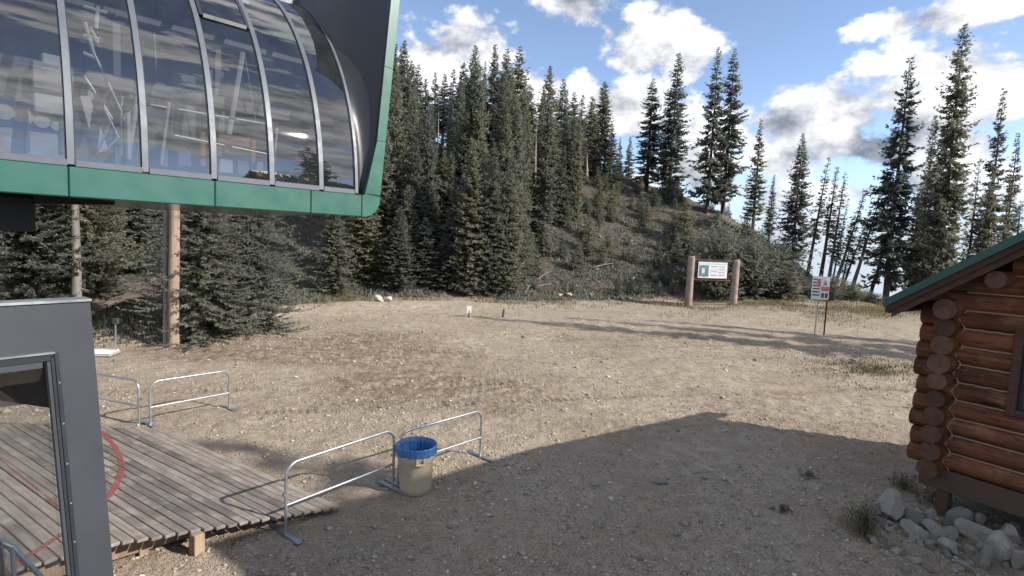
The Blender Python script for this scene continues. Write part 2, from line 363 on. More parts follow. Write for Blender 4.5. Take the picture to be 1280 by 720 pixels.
# ------------------------------------------------------------------ noise for the terrain
_P = RNG.random((256, 256))
def vnoise(x, y):
    xi = np.floor(x).astype(int); yi = np.floor(y).astype(int); fx = x-xi; fy = y-yi
    fx = fx*fx*(3-2*fx); fy = fy*fy*(3-2*fy); a = _P[xi & 255, yi & 255]; b = _P[(xi+1) & 255, yi & 255]; c = _P[xi & 255, (yi+1) & 255]; d = _P[(xi+1) & 255, (yi+1) & 255]
    return (a*(1-fx)+b*fx)*(1-fy)+(c*(1-fx)+d*fx)*fy-.5
def fbm(x, y, o=4, g=.5):
    s = 0; a = 1
    for k in range(o): s = s+a*vnoise(x*2**k+17*k, y*2**k+31*k); a *= g
    return s
def sst(x, a, b):
    t_ = np.clip((x-a)/(b-a), 0, 1); return t_*t_*(3-2*t_)
# azimuth table: photo column, depth of the foot of the slope, depth of the ridge, height of the ridge
TAB = [(-400, 20, 60, 15), (0, 21, 62, 16), (300, 25, 66, 17), (480, 31, 68, 16), (640, 33, 70, 14.5), (740, 35, 70, 12.6), (850, 38.5, 66, 9.8), (900, 39, 60, 7.6),
       (960, 39, 55, 4.6), (1020, 38, 49, 1.5), (1100, 36, 43, .25), (1280, 36, 43, .0), (1700, 40, 48, 0)]
TA = np.array([atan((c[0]-640)/F) for c in TAB]); TF = np.array([c[1] for c in TAB])/np.cos(TA); TRr = np.array([c[2] for c in TAB])/np.cos(TA); TZ = np.array([float(c[3]) for c in TAB])
TFALL = np.interp(TA, [TA[0], TA[6], TA[9], TA[12]], [.02, .1, .42, .42])
def terrain(x, y, fine=True):
    x = np.asarray(x, float); y = np.asarray(y, float)
    a = np.arctan2(x, y); r = np.hypot(x, y)
    rf = np.interp(a, TA, TF); rd = np.interp(a, TA, TRr); zr = np.interp(a, TA, TZ); fall = np.interp(a, TA, TFALL)
    back = sst(np.abs(a), 1.0, 1.6); zr = zr*(1-back)
    u = np.clip((r-rf)/(rd-rf), 0, 1.0); up = zr*(.35*u+.65*u*u*(3-2*u))
    over = np.maximum(r-rd, 0); dn = fall*over*sst(over, 0, 25)
    dn = np.where((dn > 300) & (fall < .3), 300+(dn-300)*.02, dn)
    z = up-dn
    hill = sst(r, rf-1, rf+5)
    z = z+hill*(.9*fbm(x*.16, y*.16, 4)+.35*fbm(x*.7, y*.7, 3))*(np.clip(zr, .25, 6)/6)
    z = z+(1-hill)*.10*fbm(x*.22+9, y*.22, 3)*sst(r, 9, 20)
    # low bank of pushed soil in front of the trees on the left, and a grassy swell on the right
    bank = np.exp(-((r-(rf-2.2))/1.5)**2); lft = sst(-a, -.12, .12)*sst(np.cos(a), 0, .3)
    z = z+bank*.32*lft
    z = z+.45*np.exp(-((r-41)/5.5)**2)*sst(a, .30, .5)*(1-sst(a, .9, 1.2))
    # grassy mound at the far left
    z = z+1.0*np.exp(-(((x+13.4)/1.5)**2+((y-19.5)/2.2)**2))
    if fine:
        near = (1-sst(r, 30, 45))
        z = z+near*(.040*fbm(x*2.3, y*2.3, 4, .6)+.026*np.abs(fbm(x*7, y*7, 2)))
        ch = churn_mask(x, y)
        tm = track_mask(x, y); z = z-tm*(.045+.02*np.sin((x*.9+y*.4)*2*pi/.16))
        # tyre ruts crossing the churned soil
        t1 = np.sin((x*.30+y*.95+.5*fbm(x*.25, y*.25, 2)*4)*2*pi/.62); t2 = np.sin((x*.95-y*.3)*2*pi/.21)
        z = z+ch*(.030*t1*(.6+.4*t2)+.03*fbm(x*3.2, y*3.2, 3))
    return z
def track_mask(x, y):
    wob = .5*fbm(x*.12, y*.12, 2); m_ = 0
    for c0, c1, c2 in ((20.5, .10, .012), (16.2, -.22, .010), (23.6, .02, -.004), (13.2, .30, .004), (18.0, -.08, .016)):
        yc = c0+c1*x+c2*x*x+wob*2
        for o_ in (-.85, .85): m_ = np.maximum(m_, np.exp(-((y-yc-o_)/.20)**2))
    return m_*np.clip(.35+1.8*fbm(x*.4+7, y*.4, 3)+.3, 0, 1)*(np.hypot(x, y) < 29)*(y > 11)
def churn_mask(x, y):
    n = fbm(x*.35+3, y*.5, 3)
    m1 = np.exp(-(((x+6.5)/5.0)**4+((y-16.5)/4.2)**4)); m2 = .6*np.exp(-(((x-1.5)/6.5)**4+((y-13.0)/2.2)**4))
    m3 = .55*np.exp(-(((x-6)/5)**4+((y-20)/3)**4))
    return np.clip((m1+m2+m3)*(.55+2.2*n), 0, 1)
def tz(x, y): return float(terrain(np.array([x]), np.array([y]))[0])

# ------------------------------------------------------------------ ground sheet (polar grid, fine where the camera looks, out to the horizon)
aa = np.concatenate([np.linspace(-pi, -.92, 40)[:-1], np.linspace(-.92, .92, 640), np.linspace(.92, pi, 40)[1:]])
rr_ = np.concatenate([[.4, 2.0, 3.2], np.geomspace(4.2, 46, 520), np.geomspace(46.6, 150, 90), np.geomspace(156, 9000, 40)])
AA, RR = np.meshgrid(aa, rr_); X = RR*np.sin(AA); Y = RR*np.cos(AA); Z = terrain(X, Y)
nr, na = X.shape
idx = np.arange(nr*na).reshape(nr, na)
fc = np.stack([idx[:-1, :-1], idx[1:, :-1], idx[1:, 1:], idx[:-1, 1:]], -1).reshape(-1, 4)[:, ::-1]
me = np_mesh('ground', np.stack([X, Y, Z], -1).reshape(-1, 3), fc, 'ground_soil', smooth=True)
A_ = np.arctan2(X, Y); rfm = np.interp(A_, TA, TF)
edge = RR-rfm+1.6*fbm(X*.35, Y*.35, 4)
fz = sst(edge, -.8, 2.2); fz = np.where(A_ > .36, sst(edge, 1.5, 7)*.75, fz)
gz = np.exp(-((RR-rfm+2.5)/4.5)**2)*sst(A_, .2, .45)*(1-sst(A_, .85, 1.1))*np.clip(.55+1.6*fbm(X*.5, Y*.5, 4), 0, 1)
gz = np.maximum(gz, np.exp(-(((X-12.6)/1.9)**2+((Y-17.2)/2.4)**2))*np.clip(.3+2*fbm(X*.9, Y*.9, 3), 0, 1))
gz = np.maximum(gz, np.exp(-(((X+13.4)/1.8)**2+((Y-19.5)/2.4)**2)))
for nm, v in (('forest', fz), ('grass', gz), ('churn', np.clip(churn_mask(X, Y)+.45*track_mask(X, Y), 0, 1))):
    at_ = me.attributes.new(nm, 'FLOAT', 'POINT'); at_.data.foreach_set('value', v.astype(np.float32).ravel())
tag(link('ground', me), kind='structure')

# ------------------------------------------------------------------ lift terminal: long green-edged station with curved glass
TD = Vector((.708, .706, 0)).normalized(); TN = Vector((-TD.y, TD.x, 0))
TA0 = ground_at(0, 240, 4.1); TA0.z = 0
term = thing('lift_terminal', 'green and glass chairlift terminal with curved window wall over the wooden deck', 'lift terminal', TA0, atan2(TD.y, TD.x))
def tl(px, py, wv=0.0):      # photo point on the terminal's vertical plane set back by wv -> local (s, w, z)
    P = on_plane(px, py, TA0+TN*wv, TN)-TA0; return Vector((P.dot(TD), wv, P.z))
ZB, ZT = 4.1, 4.47
PROF = [(4.50, .03), (4.9, .05), (5.4, .13), (6.0, .31), (6.6, .60), (7.2, 1.02), (7.8, 1.62), (8.25, 2.25), (8.5, 2.9)]
pz = np.array([q[0] for q in PROF]); pw = np.array([q[1] for q in PROF])
zs = np.linspace(4.50, 8.5, 20)
def wz(z): return float(np.interp(z, pz, pw))
# smooth the profile
wsm = np.interp(zs, pz, pw); 
for _ in range(2): wsm[1:-1] = (wsm[:-2]+2*wsm[1:-1]+wsm[2:])/4
RIB = [-2.6, -1.75, -.92, -.12, .65, 1.43, 2.27, 3.09, 3.89, 4.53]
for k, s0 in enumerate(RIB):
    b = MB(); hw = .036 if k < len(RIB)-1 else .026
    rows = [[(s0-hw, wsm[i]-.035, z), (s0+hw, wsm[i]-.035, z)] for i, z in enumerate(zs)]
    b.sheet(rows, thick=(0, .09, 0)); b.build('mullion', 'grey_mullion', term, smooth=True)
    b = MB(); b.sheet([[(s0-hw-.014, wsm[i]-.012, z), (s0+hw+.014, wsm[i]-.012, z)] for i, z in enumerate(zs)], thick=(0, .03, 0)); b.build('gasket', 'gasket', term, smooth=True)
for k in range(len(RIB)-1):
    s0, s1 = RIB[k]+.04, RIB[k+1]-.03
    if k == 6:                                            # bay with an opening light near the top
        i1 = 12
        MB().sheet([[(s0, wsm[i], z), (s1, wsm[i], z)] for i, z in enumerate(zs[:i1+1])]).build('glass_pane', 'tinted_glass', term, smooth=True)
        i2 = 16; f = MB()
        for (a_, b_) in ((s0+.01, s0+.06), (s1-.06, s1-.01)):
            f.sheet([[(a_, wsm[i]-.05, zs[i]), (b_, wsm[i]-.05, zs[i])] for i in range(i1, i2+1)], thick=(0, .07, 0))
        for i in (i1, i2): f.box((s0+.06, wsm[i]-.05, zs[i]-.03), (s1-.06, wsm[i]+.03, zs[i]+.03))
        fr_ = f.build('vent_window', 'charcoal_trim', term)
        MB().sheet([[(s0+.05, wsm[i]-.03, zs[i]), (s1-.05, wsm[i]-.03, zs[i])] for i in range(i1, i2+1)]).build('pane', 'tinted_glass', fr_, smooth=True)
        MB().sheet([[(s0, wsm[i], zs[i]), (s1, wsm[i], zs[i])] for i in range(i2, len(zs))]).build('glass_pane', 'tinted_glass', term, smooth=True)
    else:
        MB().sheet([[(s0, wsm[i], z), (s1, wsm[i], z)] for i, z in enumerate(zs)]).build('glass_pane', 'tinted_glass', term, smooth=True)
    MB().box((s0, -.005, 4.472), (s1, .10, 4.56), bev=.01).build('sill_bar', 'grey_mullion', term)
# green edge band: panels along the bottom, round the corner and up the flared end
bandx = [-3.3, -1.6, .62, 2.27, 3.7, 4.62]
for a_, b_ in zip(bandx, bandx[1:]):
    ep = MB().box((a_+.004, -.03, ZB), (b_-.004, .10, ZT), bev=.012).build('edge_panel', 'green_paint', term)
    for xq in (a_+.06, b_-.06):
        for zq in (ZB+.07, ZT-.07): MB().tube([(xq, -.029, zq), (xq, -.036, zq)], .009, 8).build('bolt', 'grey_mullion', ep)
def band_poly(inner, outer, name):
    b = MB(); rows = [[(i_[0], -.03, i_[1]), (o_[0], -.03, o_[1])] for i_, o_ in zip(inner, outer)]
    b.sheet(rows, thick=(0, .14, 0)); b.build(name, 'green_paint', term, smooth=True)
inn = [(4.626, ZT)]; out = [(4.626, ZB)]
cx_, cz_ = 4.64, 4.44
for k in range(9):
    a_ = -pi/2+k*(pi/2+.08)/8; inn.append((4.60+.05+.03*cos(a_), 4.49+.02*sin(a_)+.01)); out.append((cx_+.34*cos(a_), cz_+.34*sin(a_)))
band_poly(inn, out, 'corner_panel')
def edge(z): return 4.98+(z-4.5)*.088
cuts = [4.50, 5.45, 6.75, 8.05, 9.2]
for z0, z1 in zip(cuts, cuts[1:]):
    band_poly([(edge(z0+.004)-.30 if z0 < 4.6 else edge(z0)-.17, z0+.004), (edge(z1)-.17, z1-.004)] if z0 > 4.6 else [(edge(z0)-.30, z0+.004), (edge(z1)-.17, z1-.004)], [(edge(z0), z0+.004), (edge(z1), z1-.004)], 'edge_panel')
# dark end cowl between the last rib and the green edge
rows = []
zz = np.linspace(4.5, 9.1, 20)
for z in zz:
    wv = float(np.interp(z, zs, wsm)) if z < 8.5 else 2.9+(z-8.5)*2
    a_ = Vector((4.55, wv+.02, z)); b_ = Vector((edge(z)-.16, .03, z))
    rows.append([a_.lerp(b_, q)+Vector((0, .10*sin(pi*q), 0)) for q in np.linspace(0, 1, 6)])
MB().sheet(rows).build('end_cowl', 'dark_panel', term, smooth=True)
MB().sheet([[r[-1]+Vector((-.02, -.002, 0)), r[-1]+Vector((.0, -.06, 0))] for r in rows]).build('cowl_trim', 'gasket', term)
# roof, ends, back, underside, floor
MB().box((-3.3, 2.75, 8.42), (4.6, 5.2, 8.6)).build('roof', 'dark_panel', term)
MB().box((-3.3, 2.55, 8.30), (4.56, 2.86, 8.41), bev=.02).build('roof_gutter', 'grey_mullion', term)
MB().box((-3.3, 5.1, 4.3), (4.6, 5.2, 8.41)).build('back_wall', 'interior_wall', term)  # opaque dark panel in place of rear glazing, added to keep the interior dark
MB().box((-3.4, .11, 4.3), (-3.31, 5.2, 8.3)).build('end_wall', 'interior_wall', term)
rows = [[(4.57, wsm[i]+.06, z), (4.57, 5.1, z)] for i, z in enumerate(zs)]
MB().sheet(rows).build('end_wall', 'interior_wall', term)
MB().box((-3.2, .11, 4.3), (4.55, 5.09, 4.36)).build('floor', 'interior_floor', term)
m, t, p = material('soffit_gloss'); p.inputs['Base Color'].default_value = (.05, .052, .05, 1); p.inputs['Metallic'].default_value = .55; p.inputs['Roughness'].default_value = .16
oo = t.node('ShaderNodeTexCoord').outputs['Object']; t.put(p.inputs['Normal'], t.bump(t.noise(t.vmath('MULTIPLY', oo, (2, 14, 1)), 1.0, 3), .12, .03))
MB().box((-3.3, .101, 4.13), (4.70, 5.2, 4.16)).build('soffit', 'soffit_gloss', term)
hs = tl(0, 243, 1.5); he = tl(45, 290, 1.5)
b = MB(); b.box((-2.8, 1.5, he.z), (he.x, 2.6, 4.128), bev=.03); b.build('drive_housing', 'housing_black', term)
b = MB(); b.add([(he.x-.02, 1.5, 4.02), (he.x-.02, 1.9, 4.02), (he.x+.95, 1.7, 4.08), (he.x-.02, 1.5, 4.129), (he.x-.02, 1.9, 4.129), (he.x+.95, 1.7, 4.129)], [(0, 1, 2), (5, 4, 3), (0, 2, 5, 3), (2, 1, 4, 5), (1, 0, 3, 4)]); b.build('guide_fin', 'housing_black', term)
b = MB(); b.box((-3.0, 2.9, -.2), (-2.3, 3.6, 4.13), bev=.04); b.build('column', 'charcoal_paint', term)
# machinery seen through the glass
MB().box(tl(118, 150, 1.3), tl(205/2+0, 128, 1.3)+Vector((.0, .5, 0))) if False else None
def ibox(x0, y0, x1, y1, wv, dep, mat_, name):
    a_ = tl(x0, y1, wv); c_ = tl(x1, y0, wv); return MB().box((a_.x, wv, a_.z), (c_.x, wv+dep, c_.z), bev=.02).build(name, mat_, term)
def ibar(pts, wv, rad, mat_, name):
    return MB().tube([tl(x, y, wv) for x, y in pts], rad, 8).build(name, mat_, term, smooth=True)
for k, (px, py, r_) in enumerate([(5, 140, .20), (30, 146, .20), (52, 152, .17), (70, 158, .12)]):
    c_ = tl(px, py, 1.0); b = MB(); b.tube([(c_.x, 1.0, c_.z), (c_.x, 1.04, c_.z), (c_.x, 1.16, c_.z), (c_.x, 1.2, c_.z)], [r_*.88, r_, r_, r_*.88], 24)
    wl = b.build('drive_tyre', 'rubber', term, smooth=True)
    MB().tube([(c_.x, .975, c_.z), (c_.x, 1.21, c_.z)], r_*.5, 18).build('hub', 'machine_grey', wl, smooth=True)
ibox(-60, 168, 82, 196, 1.0, .5, 'machine_grey', 'machine_base'); ibox(40, 84, 92, 110, 1.1, .4, 'machine_grey', 'gearbox'); ibox(42, 122, 84, 140, .9, .3, 'machine_white', 'motor_cover')
ibox(-40, 95, 38, 122, 1.3, .4, 'machine_dark', 'motor'); ibox(52, 70, 76, 84, 1.1, .3, 'machine_white', 'control_box'); ibox(30, 140, 36, 190, .95, .08, 'machine_dark', 'machine_post'); ibox(75, 140, 80, 192, .95, .08, 'machine_dark', 'machine_post')
b = MB(); q = [tl(100, 120, 1.0), tl(112, 120, 1.0), tl(136, 188, 1.0), tl(120, 192, 1.0)]
b.sheet([[q[0], q[1]], [q[3], q[2]]], thick=(0, .5, 0)); b.build('stair_stringer', 'machine_white', term)
for pts in ([(105, 95), (140, 148)], [(118, 68), (152, 140)], [(140, 148), (118, 200)], [(152, 140), (152, 195)], [(130, 135), (148, 172)], [(148, 172), (130, 190)]): ibar(pts, 1.0, .018, 'galvanised', 'stair_rail')
ibox(158, 140, 164, 200, .9, .06, 'machine_white', 'frame_post'); ibar([(176, 92), (160, 200)], 1.0, .035, 'machine_white', 'frame_post'); ibar([(172, 92), (166, 150)], 1.2, .03, 'machine_grey', 'frame_post')
ibox(140, 118, 176, 150, 1.6, .2, 'machine_grey', 'panel_cabinet'); ibox(195, 105, 208, 135, 1.8, .2, 'machine_grey', 'panel_cabinet'); ibox(215, 95, 245, 170, 2.6, .3, 'machine_dark', 'panel_cabinet'); ibox(262, 90, 282, 175, 2.6, .3, 'machine_dark', 'panel_cabinet')
for (x0, y0, x1, y1) in ((188, 131, 338, 156), (212, 168, 336, 193)): ibar([(x0, y0), (x1, y1)], .9, .016, 'galvanised', 'guard_rail')
for x_, y0, y1 in ((208, 128, 207, ), (215, 128, 170), (345, 160, 200)):
    pass
ibar([(212, 128), (202, 205)], .9, .032, 'machine_white', 'guard_post'); ibar([(217, 130), (214, 170)], .9, .016, 'galvanised', 'guard_post'); ibar([(346, 160), (342, 225)], .9, .024, 'machine_white', 'guard_post')
ibar([(303, 66), (282, 190)], 1.4, .05, 'machine_white', 'leaning_strut'); ibar([(306, 70), (322, 165)], 1.4, .010, 'machine_grey', 'cable'); ibar([(193, 40), (196, 105)], 1.4, .010, 'machine_grey', 'cable')
ibox(250, 165, 258, 208, 1.2, .06, 'rust_orange', 'trolley_post'); ibox(314, 175, 320, 218, 1.2, .06, 'rust_orange', 'trolley_post'); ibox(259, 172, 313, 177, 1.2, .06, 'rust_orange', 'trolley_bar'); ibox(192, 186, 210, 208, 1.1, .25, 'rust_orange', 'crate')
ibox(222, 190, 240, 208, 1.1, .25, 'machine_dark', 'motor'); ibox(272, 200, 292, 216, 1.1, .25, 'machine_grey', 'motor'); ibox(296, 198, 312, 218, 1.1, .25, 'machine_dark', 'motor'); ibox(320, 203, 331, 221, 1.1, .2, 'rust_orange', 'crate')
b = MB()
for (x0, y0, x1, y1) in ((104, 8, 146, 20), (122, 8, 120, 36), (106, 28, 118, 70), (104, 44, 128, 50), (112, 34, 126, 60), (104, 66, 122, 74)):
    b.tube([tl(x0, y0, 1.2), tl(x1, y1, 1.2)], .028, 8)
b.build('grip_mechanism', 'machine_white', term)
MB().box((-3.2, 1.55, 5.80), (4.3, 1.70, 6.02), bev=.015).build('track_beam', 'machine_dark', term); MB().box((-3.2, 1.60, 6.9), (4.3, 1.68, 7.0), bev=.01).build('track_beam', 'machine_dark', term)
for k in range(6): MB().box((-2.9+k*1.42, 1.72, 4.36), (-2.79+k*1.42, 1.84, 7.0), bev=.01).build('frame_column', 'machine_dark', term)
for k in range(12):
    xq = -3.0+k*.40; b = MB(); b.tube([(xq, 1.40, 5.62), (xq, 1.43, 5.62), (xq, 1.50, 5.62), (xq, 1.53, 5.62)], [.14, .165, .165, .14], 20); wl = b.build('drive_tyre', 'rubber', term, smooth=True); MB().tube([(xq, 1.385, 5.62), (xq, 1.54, 5.62)], .08, 14).build('hub', 'machine_grey', wl, smooth=True)
for k in range(3): MB().box((-2.5+k*2.4, 2.2, 7.9), (-1.3+k*2.4, 2.3, 7.95)).build('ceiling_batten', 'machine_white', term)

# ------------------------------------------------------------------ operator booth: dark panel corner with a big window
BP = Vector((-2.344, 3.0, 0)); BD = Vector((-.216, -.30, 0)).normalized(); BN = Vector((-.81, .583, 0)).normalized()
booth = thing('operator_booth', 'charcoal lift operator booth with framed window beside the wooden deck', 'booth', BP, 0)
def bq(s, z, w_=0.0, lean=0.0): return BD*s+BN*w_+Vector((0, 0, z))-BD*lean
def lean(z): return (3.4-z)*.050
def slab(s0, s1, z0, z1, w0, w1, name, mat_, parent=booth, l0=0.0, l1=0.0):
    """wall piece, its ends may follow the slight batter of the corner"""
    vs = []
    for wv in (w0, w1):
        vs += [bq(s0-l0*lean(z0), z0, wv), bq(s1-l1*lean(z0), z0, wv), bq(s1-l1*lean(z1), z1, wv), bq(s0-l0*lean(z1), z1, wv)]
    return MB().add(vs, [(0, 1, 2, 3), (7, 6, 5, 4), (0, 4, 5, 1), (1, 5, 6, 2), (2, 6, 7, 3), (3, 7, 4, 0)]).build(name, mat_, parent)
WS, WZ0, WZ1 = .160, 1.35, 3.09
slab(0, WS, .0, 3.36, 0, .10, 'wall_panel', 'charcoal_paint', l0=1, l1=1)
slab(WS, 2.2, WZ1, 3.36, 0, .10, 'wall_panel', 'charcoal_paint', l0=1)
slab(WS, 2.2, .0, WZ0, 0, .10, 'wall_panel', 'charcoal_paint', l0=1)
slab(1.6, 2.2, WZ0, WZ1, 0, .10, 'wall_panel', 'charcoal_paint')
slab(-.006, 2.2, 3.362, 3.376, -.012, .112, 'top_cap', 'galvanised')
wf = slab(WS+.004, WS+.020, WZ0, WZ1, -.014, .0, 'window_frame', 'charcoal_trim', l0=1, l1=1)
slab(WS+.022, WS+.036, WZ0, WZ1-.02, -.008, .02, 'moulding', 'charcoal_trim', wf, 1, 1); slab(WS+.038, WS+.052, WZ0, WZ1-.04, -.002, .04, 'moulding', 'charcoal_paint', wf, 1, 1)
slab(WS+.022, 1.6, WZ1-.035, WZ1, -.014, .0, 'moulding', 'charcoal_trim', wf); slab(WS+.054, 1.6, WZ1-.07, WZ1-.038, -.008, .02, 'moulding', 'charcoal_paint', wf)
slab(WS+.004, 1.6, WZ1+.002, WZ1+.010, -.022, -.001, 'drip_cap', 'galvanised', wf); slab(WS+.053, 1.6, WZ0, WZ1-.07, .052, .058, 'pane', 'clear_glass', wf, 1)
for k in range(7):
    c_ = bq(WS+.011-lean(1.55+k*.23), 1.55+k*.23, -.0145); MB().tube([c_, c_-BN*.003], .005, 8).build('screw', 'galvanised', wf)
# the end wall of the booth, mostly window
def slab2(w0, w1, z0, z1, name, mat_, th=.08):
    vs = []
    for s_ in (.02, .02+th): vs += [bq(s_, z0, w0), bq(s_, z0, w1), bq(s_, z1, w1), bq(s_, z1, w0)]
    return MB().add(vs, [(0, 1, 2, 3), (7, 6, 5, 4), (0, 4, 5, 1), (1, 5, 6, 2), (2, 6, 7, 3), (3, 7, 4, 0)]).build(name, mat_, booth)
vs = []
for s_ in (.02, .10): vs += [bq(s_, 2.74, .102), bq(s_, 2.24, 3.0), bq(s_, 2.50, 3.0), bq(s_, 2.985, .102)]
MB().add(vs, [(0, 1, 2, 3), (7, 6, 5, 4), (0, 4, 5, 1), (1, 5, 6, 2), (2, 6, 7, 3), (3, 7, 4, 0)]).build('end_lintel', 'charcoal_trim', booth)
slab2(.102, 3.0, .0, 1.0, 'end_wall', 'charcoal_paint'); slab2(2.85, 3.0, 1.0, 2.24, 'end_post', 'charcoal_paint')
vs = [bq(.02, 3.04, .102), bq(2.2, 3.04, .102), bq(2.2, 2.56, 3.0), bq(.02, 2.56, 3.0)]
MB().add(vs+[v-Vector((0, 0, .05)) for v in vs], [(0, 1, 2, 3), (7, 6, 5, 4), (0, 4, 5, 1), (1, 5, 6, 2), (2, 6, 7, 3), (3, 7, 4, 0)]).build('roof', 'dark_panel', booth)
slab(0.1, 2.2, .0, 2.50, 2.92, 3.0, 'back_wall', 'charcoal_paint')

# ------------------------------------------------------------------ wooden deck
DP1 = ground_at(425, 632, .08); DP2 = ground_at(145, 678, .38)
DB = Vector((-.85, .53, 0)).normalized(); DQ = Vector((-DB.y, DB.x, 0))            # DB along the boards (away), DQ across (towards the booth)
if DQ.dot(DP2-DP1) < 0: DQ = -DQ
edge_d = (DP2-DP1); across = edge_d.dot(DQ); along = edge_d.dot(DB)
deck = thing('wooden_deck', 'weathered grey plank unloading deck with a red painted arc', 'deck', (DP1.x, DP1.y, 0), atan2(DB.y, DB.x))
def deck_z(q): return .075+(.38-.075)*min(1, q/across)
pw_ = .112; nb_ = 50; dm = []
side = 1 if (Vector((-DB.y, DB.x, 0))).dot(DQ) > 0 else -1
for k in range(nb_):
    q = k*(pw_+.010); x0 = q/across*along if q < across*1.6 else 1.6*along
    L = 5.0+min(q*.55, 2.0)
    z = deck_z(q+pw_/2); tilt = (deck_z(q+pw_)-deck_z(q))/pw_
    b = MB(); b.box((-.0, -pw_/2, -.038), (L+R(-.03, .03), pw_/2, 0), bev=.006)
    o = b.build('plank', 'deck_wood', deck); o.location = (x0+R(-.010, .010), side*(q+pw_/2), z+R(-.003, .003)); o.rotation_euler = (side*atan(tilt)+R(-.01, .01), 0, R(-.002, .002))
for (al, qq) in ((.35, .9), (.35, 2.0), (2.2, 2.2), (2.2, 4.0), (4.4, 2.2), (4.4, 4.2), (.55, 3.6)):
    q = qq*1.0; x0 = q/across*along
    zt = deck_z(q)-.045
    if zt > .05: MB().box((x0+al-.05, side*q-.05, -.15), (x0+al+.05, side*q+.05, zt), bev=.006).build('post', 'timber', deck)
pp = ground_at(250, 694, 0)-Vector((DP1.x, DP1.y, 0)); lx, ly = pp.dot(DB), pp.dot(DQ)
MB().box((lx-.0, side*ly-.06, -.2), (lx+.13, side*ly+.06, deck_z(ly)-.040), bev=.006).build('post', 'timber', deck)
MB().box((lx+.15, side*ly-.02, .05), (lx+.19, side*(ly)+.02+2.0*0, deck_z(ly)-.04)).build('joist', 'timber', deck)
for al in (.45, 2.4, 4.3):
    q0, q1 = 1.2, 5.6
    x0 = q0/across*along; x1 = q1/across*along if q1 < across*1.6 else 1.6*along
    ys = [(x0+al, side*q0, deck_z(q0)), (x1+al, side*q1, deck_z(q1))]
    a_, c_ = Vector(ys[0]), Vector(ys[1]); 
    b = MB(); dv = (c_-a_); nn = Vector((-dv.y, dv.x, 0)).normalized()*.03
    b.add([a_-nn+Vector((0, 0, -.045)), a_+nn+Vector((0, 0, -.045)), c_+nn+Vector((0, 0, -.045)), c_-nn+Vector((0, 0, -.045)), a_-nn+Vector((0, 0, -.2)), a_+nn+Vector((0, 0, -.2)), c_+nn+Vector((0, 0, -.24)), c_-nn+Vector((0, 0, -.24))],
          [(0, 1, 2, 3), (7, 6, 5, 4), (0, 4, 5, 1), (1, 5, 6, 2), (2, 6, 7, 3), (3, 7, 4, 0)]); b.build('joist', 'timber', deck)
m, t, p = material('red_paint'); oo = t.node('ShaderNodeTexCoord').outputs['Object']
p.inputs['Base Color'].default_value = (.30, .080, .075, 1); p.inputs['Roughness'].default_value = .7
tr = t.node('ShaderNodeBsdfTransparent'); mm_ = t.node('ShaderNodeMixShader'); t.put(mm_.inputs[0], t.smooth(t.noise(t.vmath('MULTIPLY', oo, (2, 14, 1)), 1.8, 6, .7), .40, .64, 0.08, .9))
t.l.new(p.outputs[0], mm_.inputs[1]); t.l.new(tr.outputs[0], mm_.inputs[2]); t.l.new(mm_.outputs[0], t.n['Material Output'].inputs[0])
def deck_pt(px, py):
    z = .3
    for _ in range(6):
        P = ground_at(px, py, z); q = (P-Vector((DP1.x, DP1.y, 0))).dot(DQ); z = deck_z(max(q, 0))+.007
    v = P-Vector((DP1.x, DP1.y, 0)); return Vector((v.dot(DB), side*v.dot(DQ), z))
def stripe(pix, wd_, name):
    pts = [deck_pt(*q) for q in pix]; ps = []
    for i in range(len(pts)-1):                                     # Catmull-Rom
        p0, p1, p2, p3 = pts[max(i-1, 0)], pts[i], pts[i+1], pts[min(i+2, len(pts)-1)]
        for k in range(6):
            u_ = k/6; ps.append(.5*((2*p1)+(p2-p0)*u_+(2*p0-5*p1+4*p2-p3)*u_*u_+(3*p1-p0-3*p2+p3)*u_**3))
    ps.append(pts[-1]); rows = []
    for i, p_ in enumerate(ps):
        d_ = (ps[min(i+1, len(ps)-1)]-ps[max(i-1, 0)]); n_ = Vector((-d_.y, d_.x, 0)).normalized()*wd_/2
        r_ = []
        for e_ in (p_-n_, p_+n_): 
            e_ = e_.copy(); e_.z = deck_z(max(abs(e_.y), 0))+.007; r_.append(e_)
        rows.append(r_)
    return MB().sheet(rows).build(name, 'red_paint', deck)
stripe([(95, 520), (122, 536), (142, 556), (152, 580), (147, 602), (134, 622), (105, 648), (72, 671), (36, 694), (10, 708)], .075, 'painted_arc')
stripe([(-10, 566), (20, 590), (60, 622), (100, 655)], .028, 'painted_line')

# steel hand rail seen in the booth window
hr = thing('hand_rail', 'dark blue steel hand rail at the booth window', 'hand rail', (-2.9, 3.35, .0))
def hp(px, py, y): return depth_at(px, py, y)-Vector((-2.9, 3.35, 0))
b = MB(); b.tube([hp(-60, 655, 3.4), hp(2, 678, 3.4), hp(16, 684, 3.42), hp(60, 730, 3.6), hp(90, 765, 3.8)], .016, 10); b.build('top_rail', 'blue_steel', hr, smooth=True)
for q in ((2, 678, 3.4), (16, 684, 3.42)):
    a_ = hp(*q); MB().tube([a_, (a_.x, a_.y, 0)], .014, 10).build('post', 'blue_steel', hr, smooth=True)

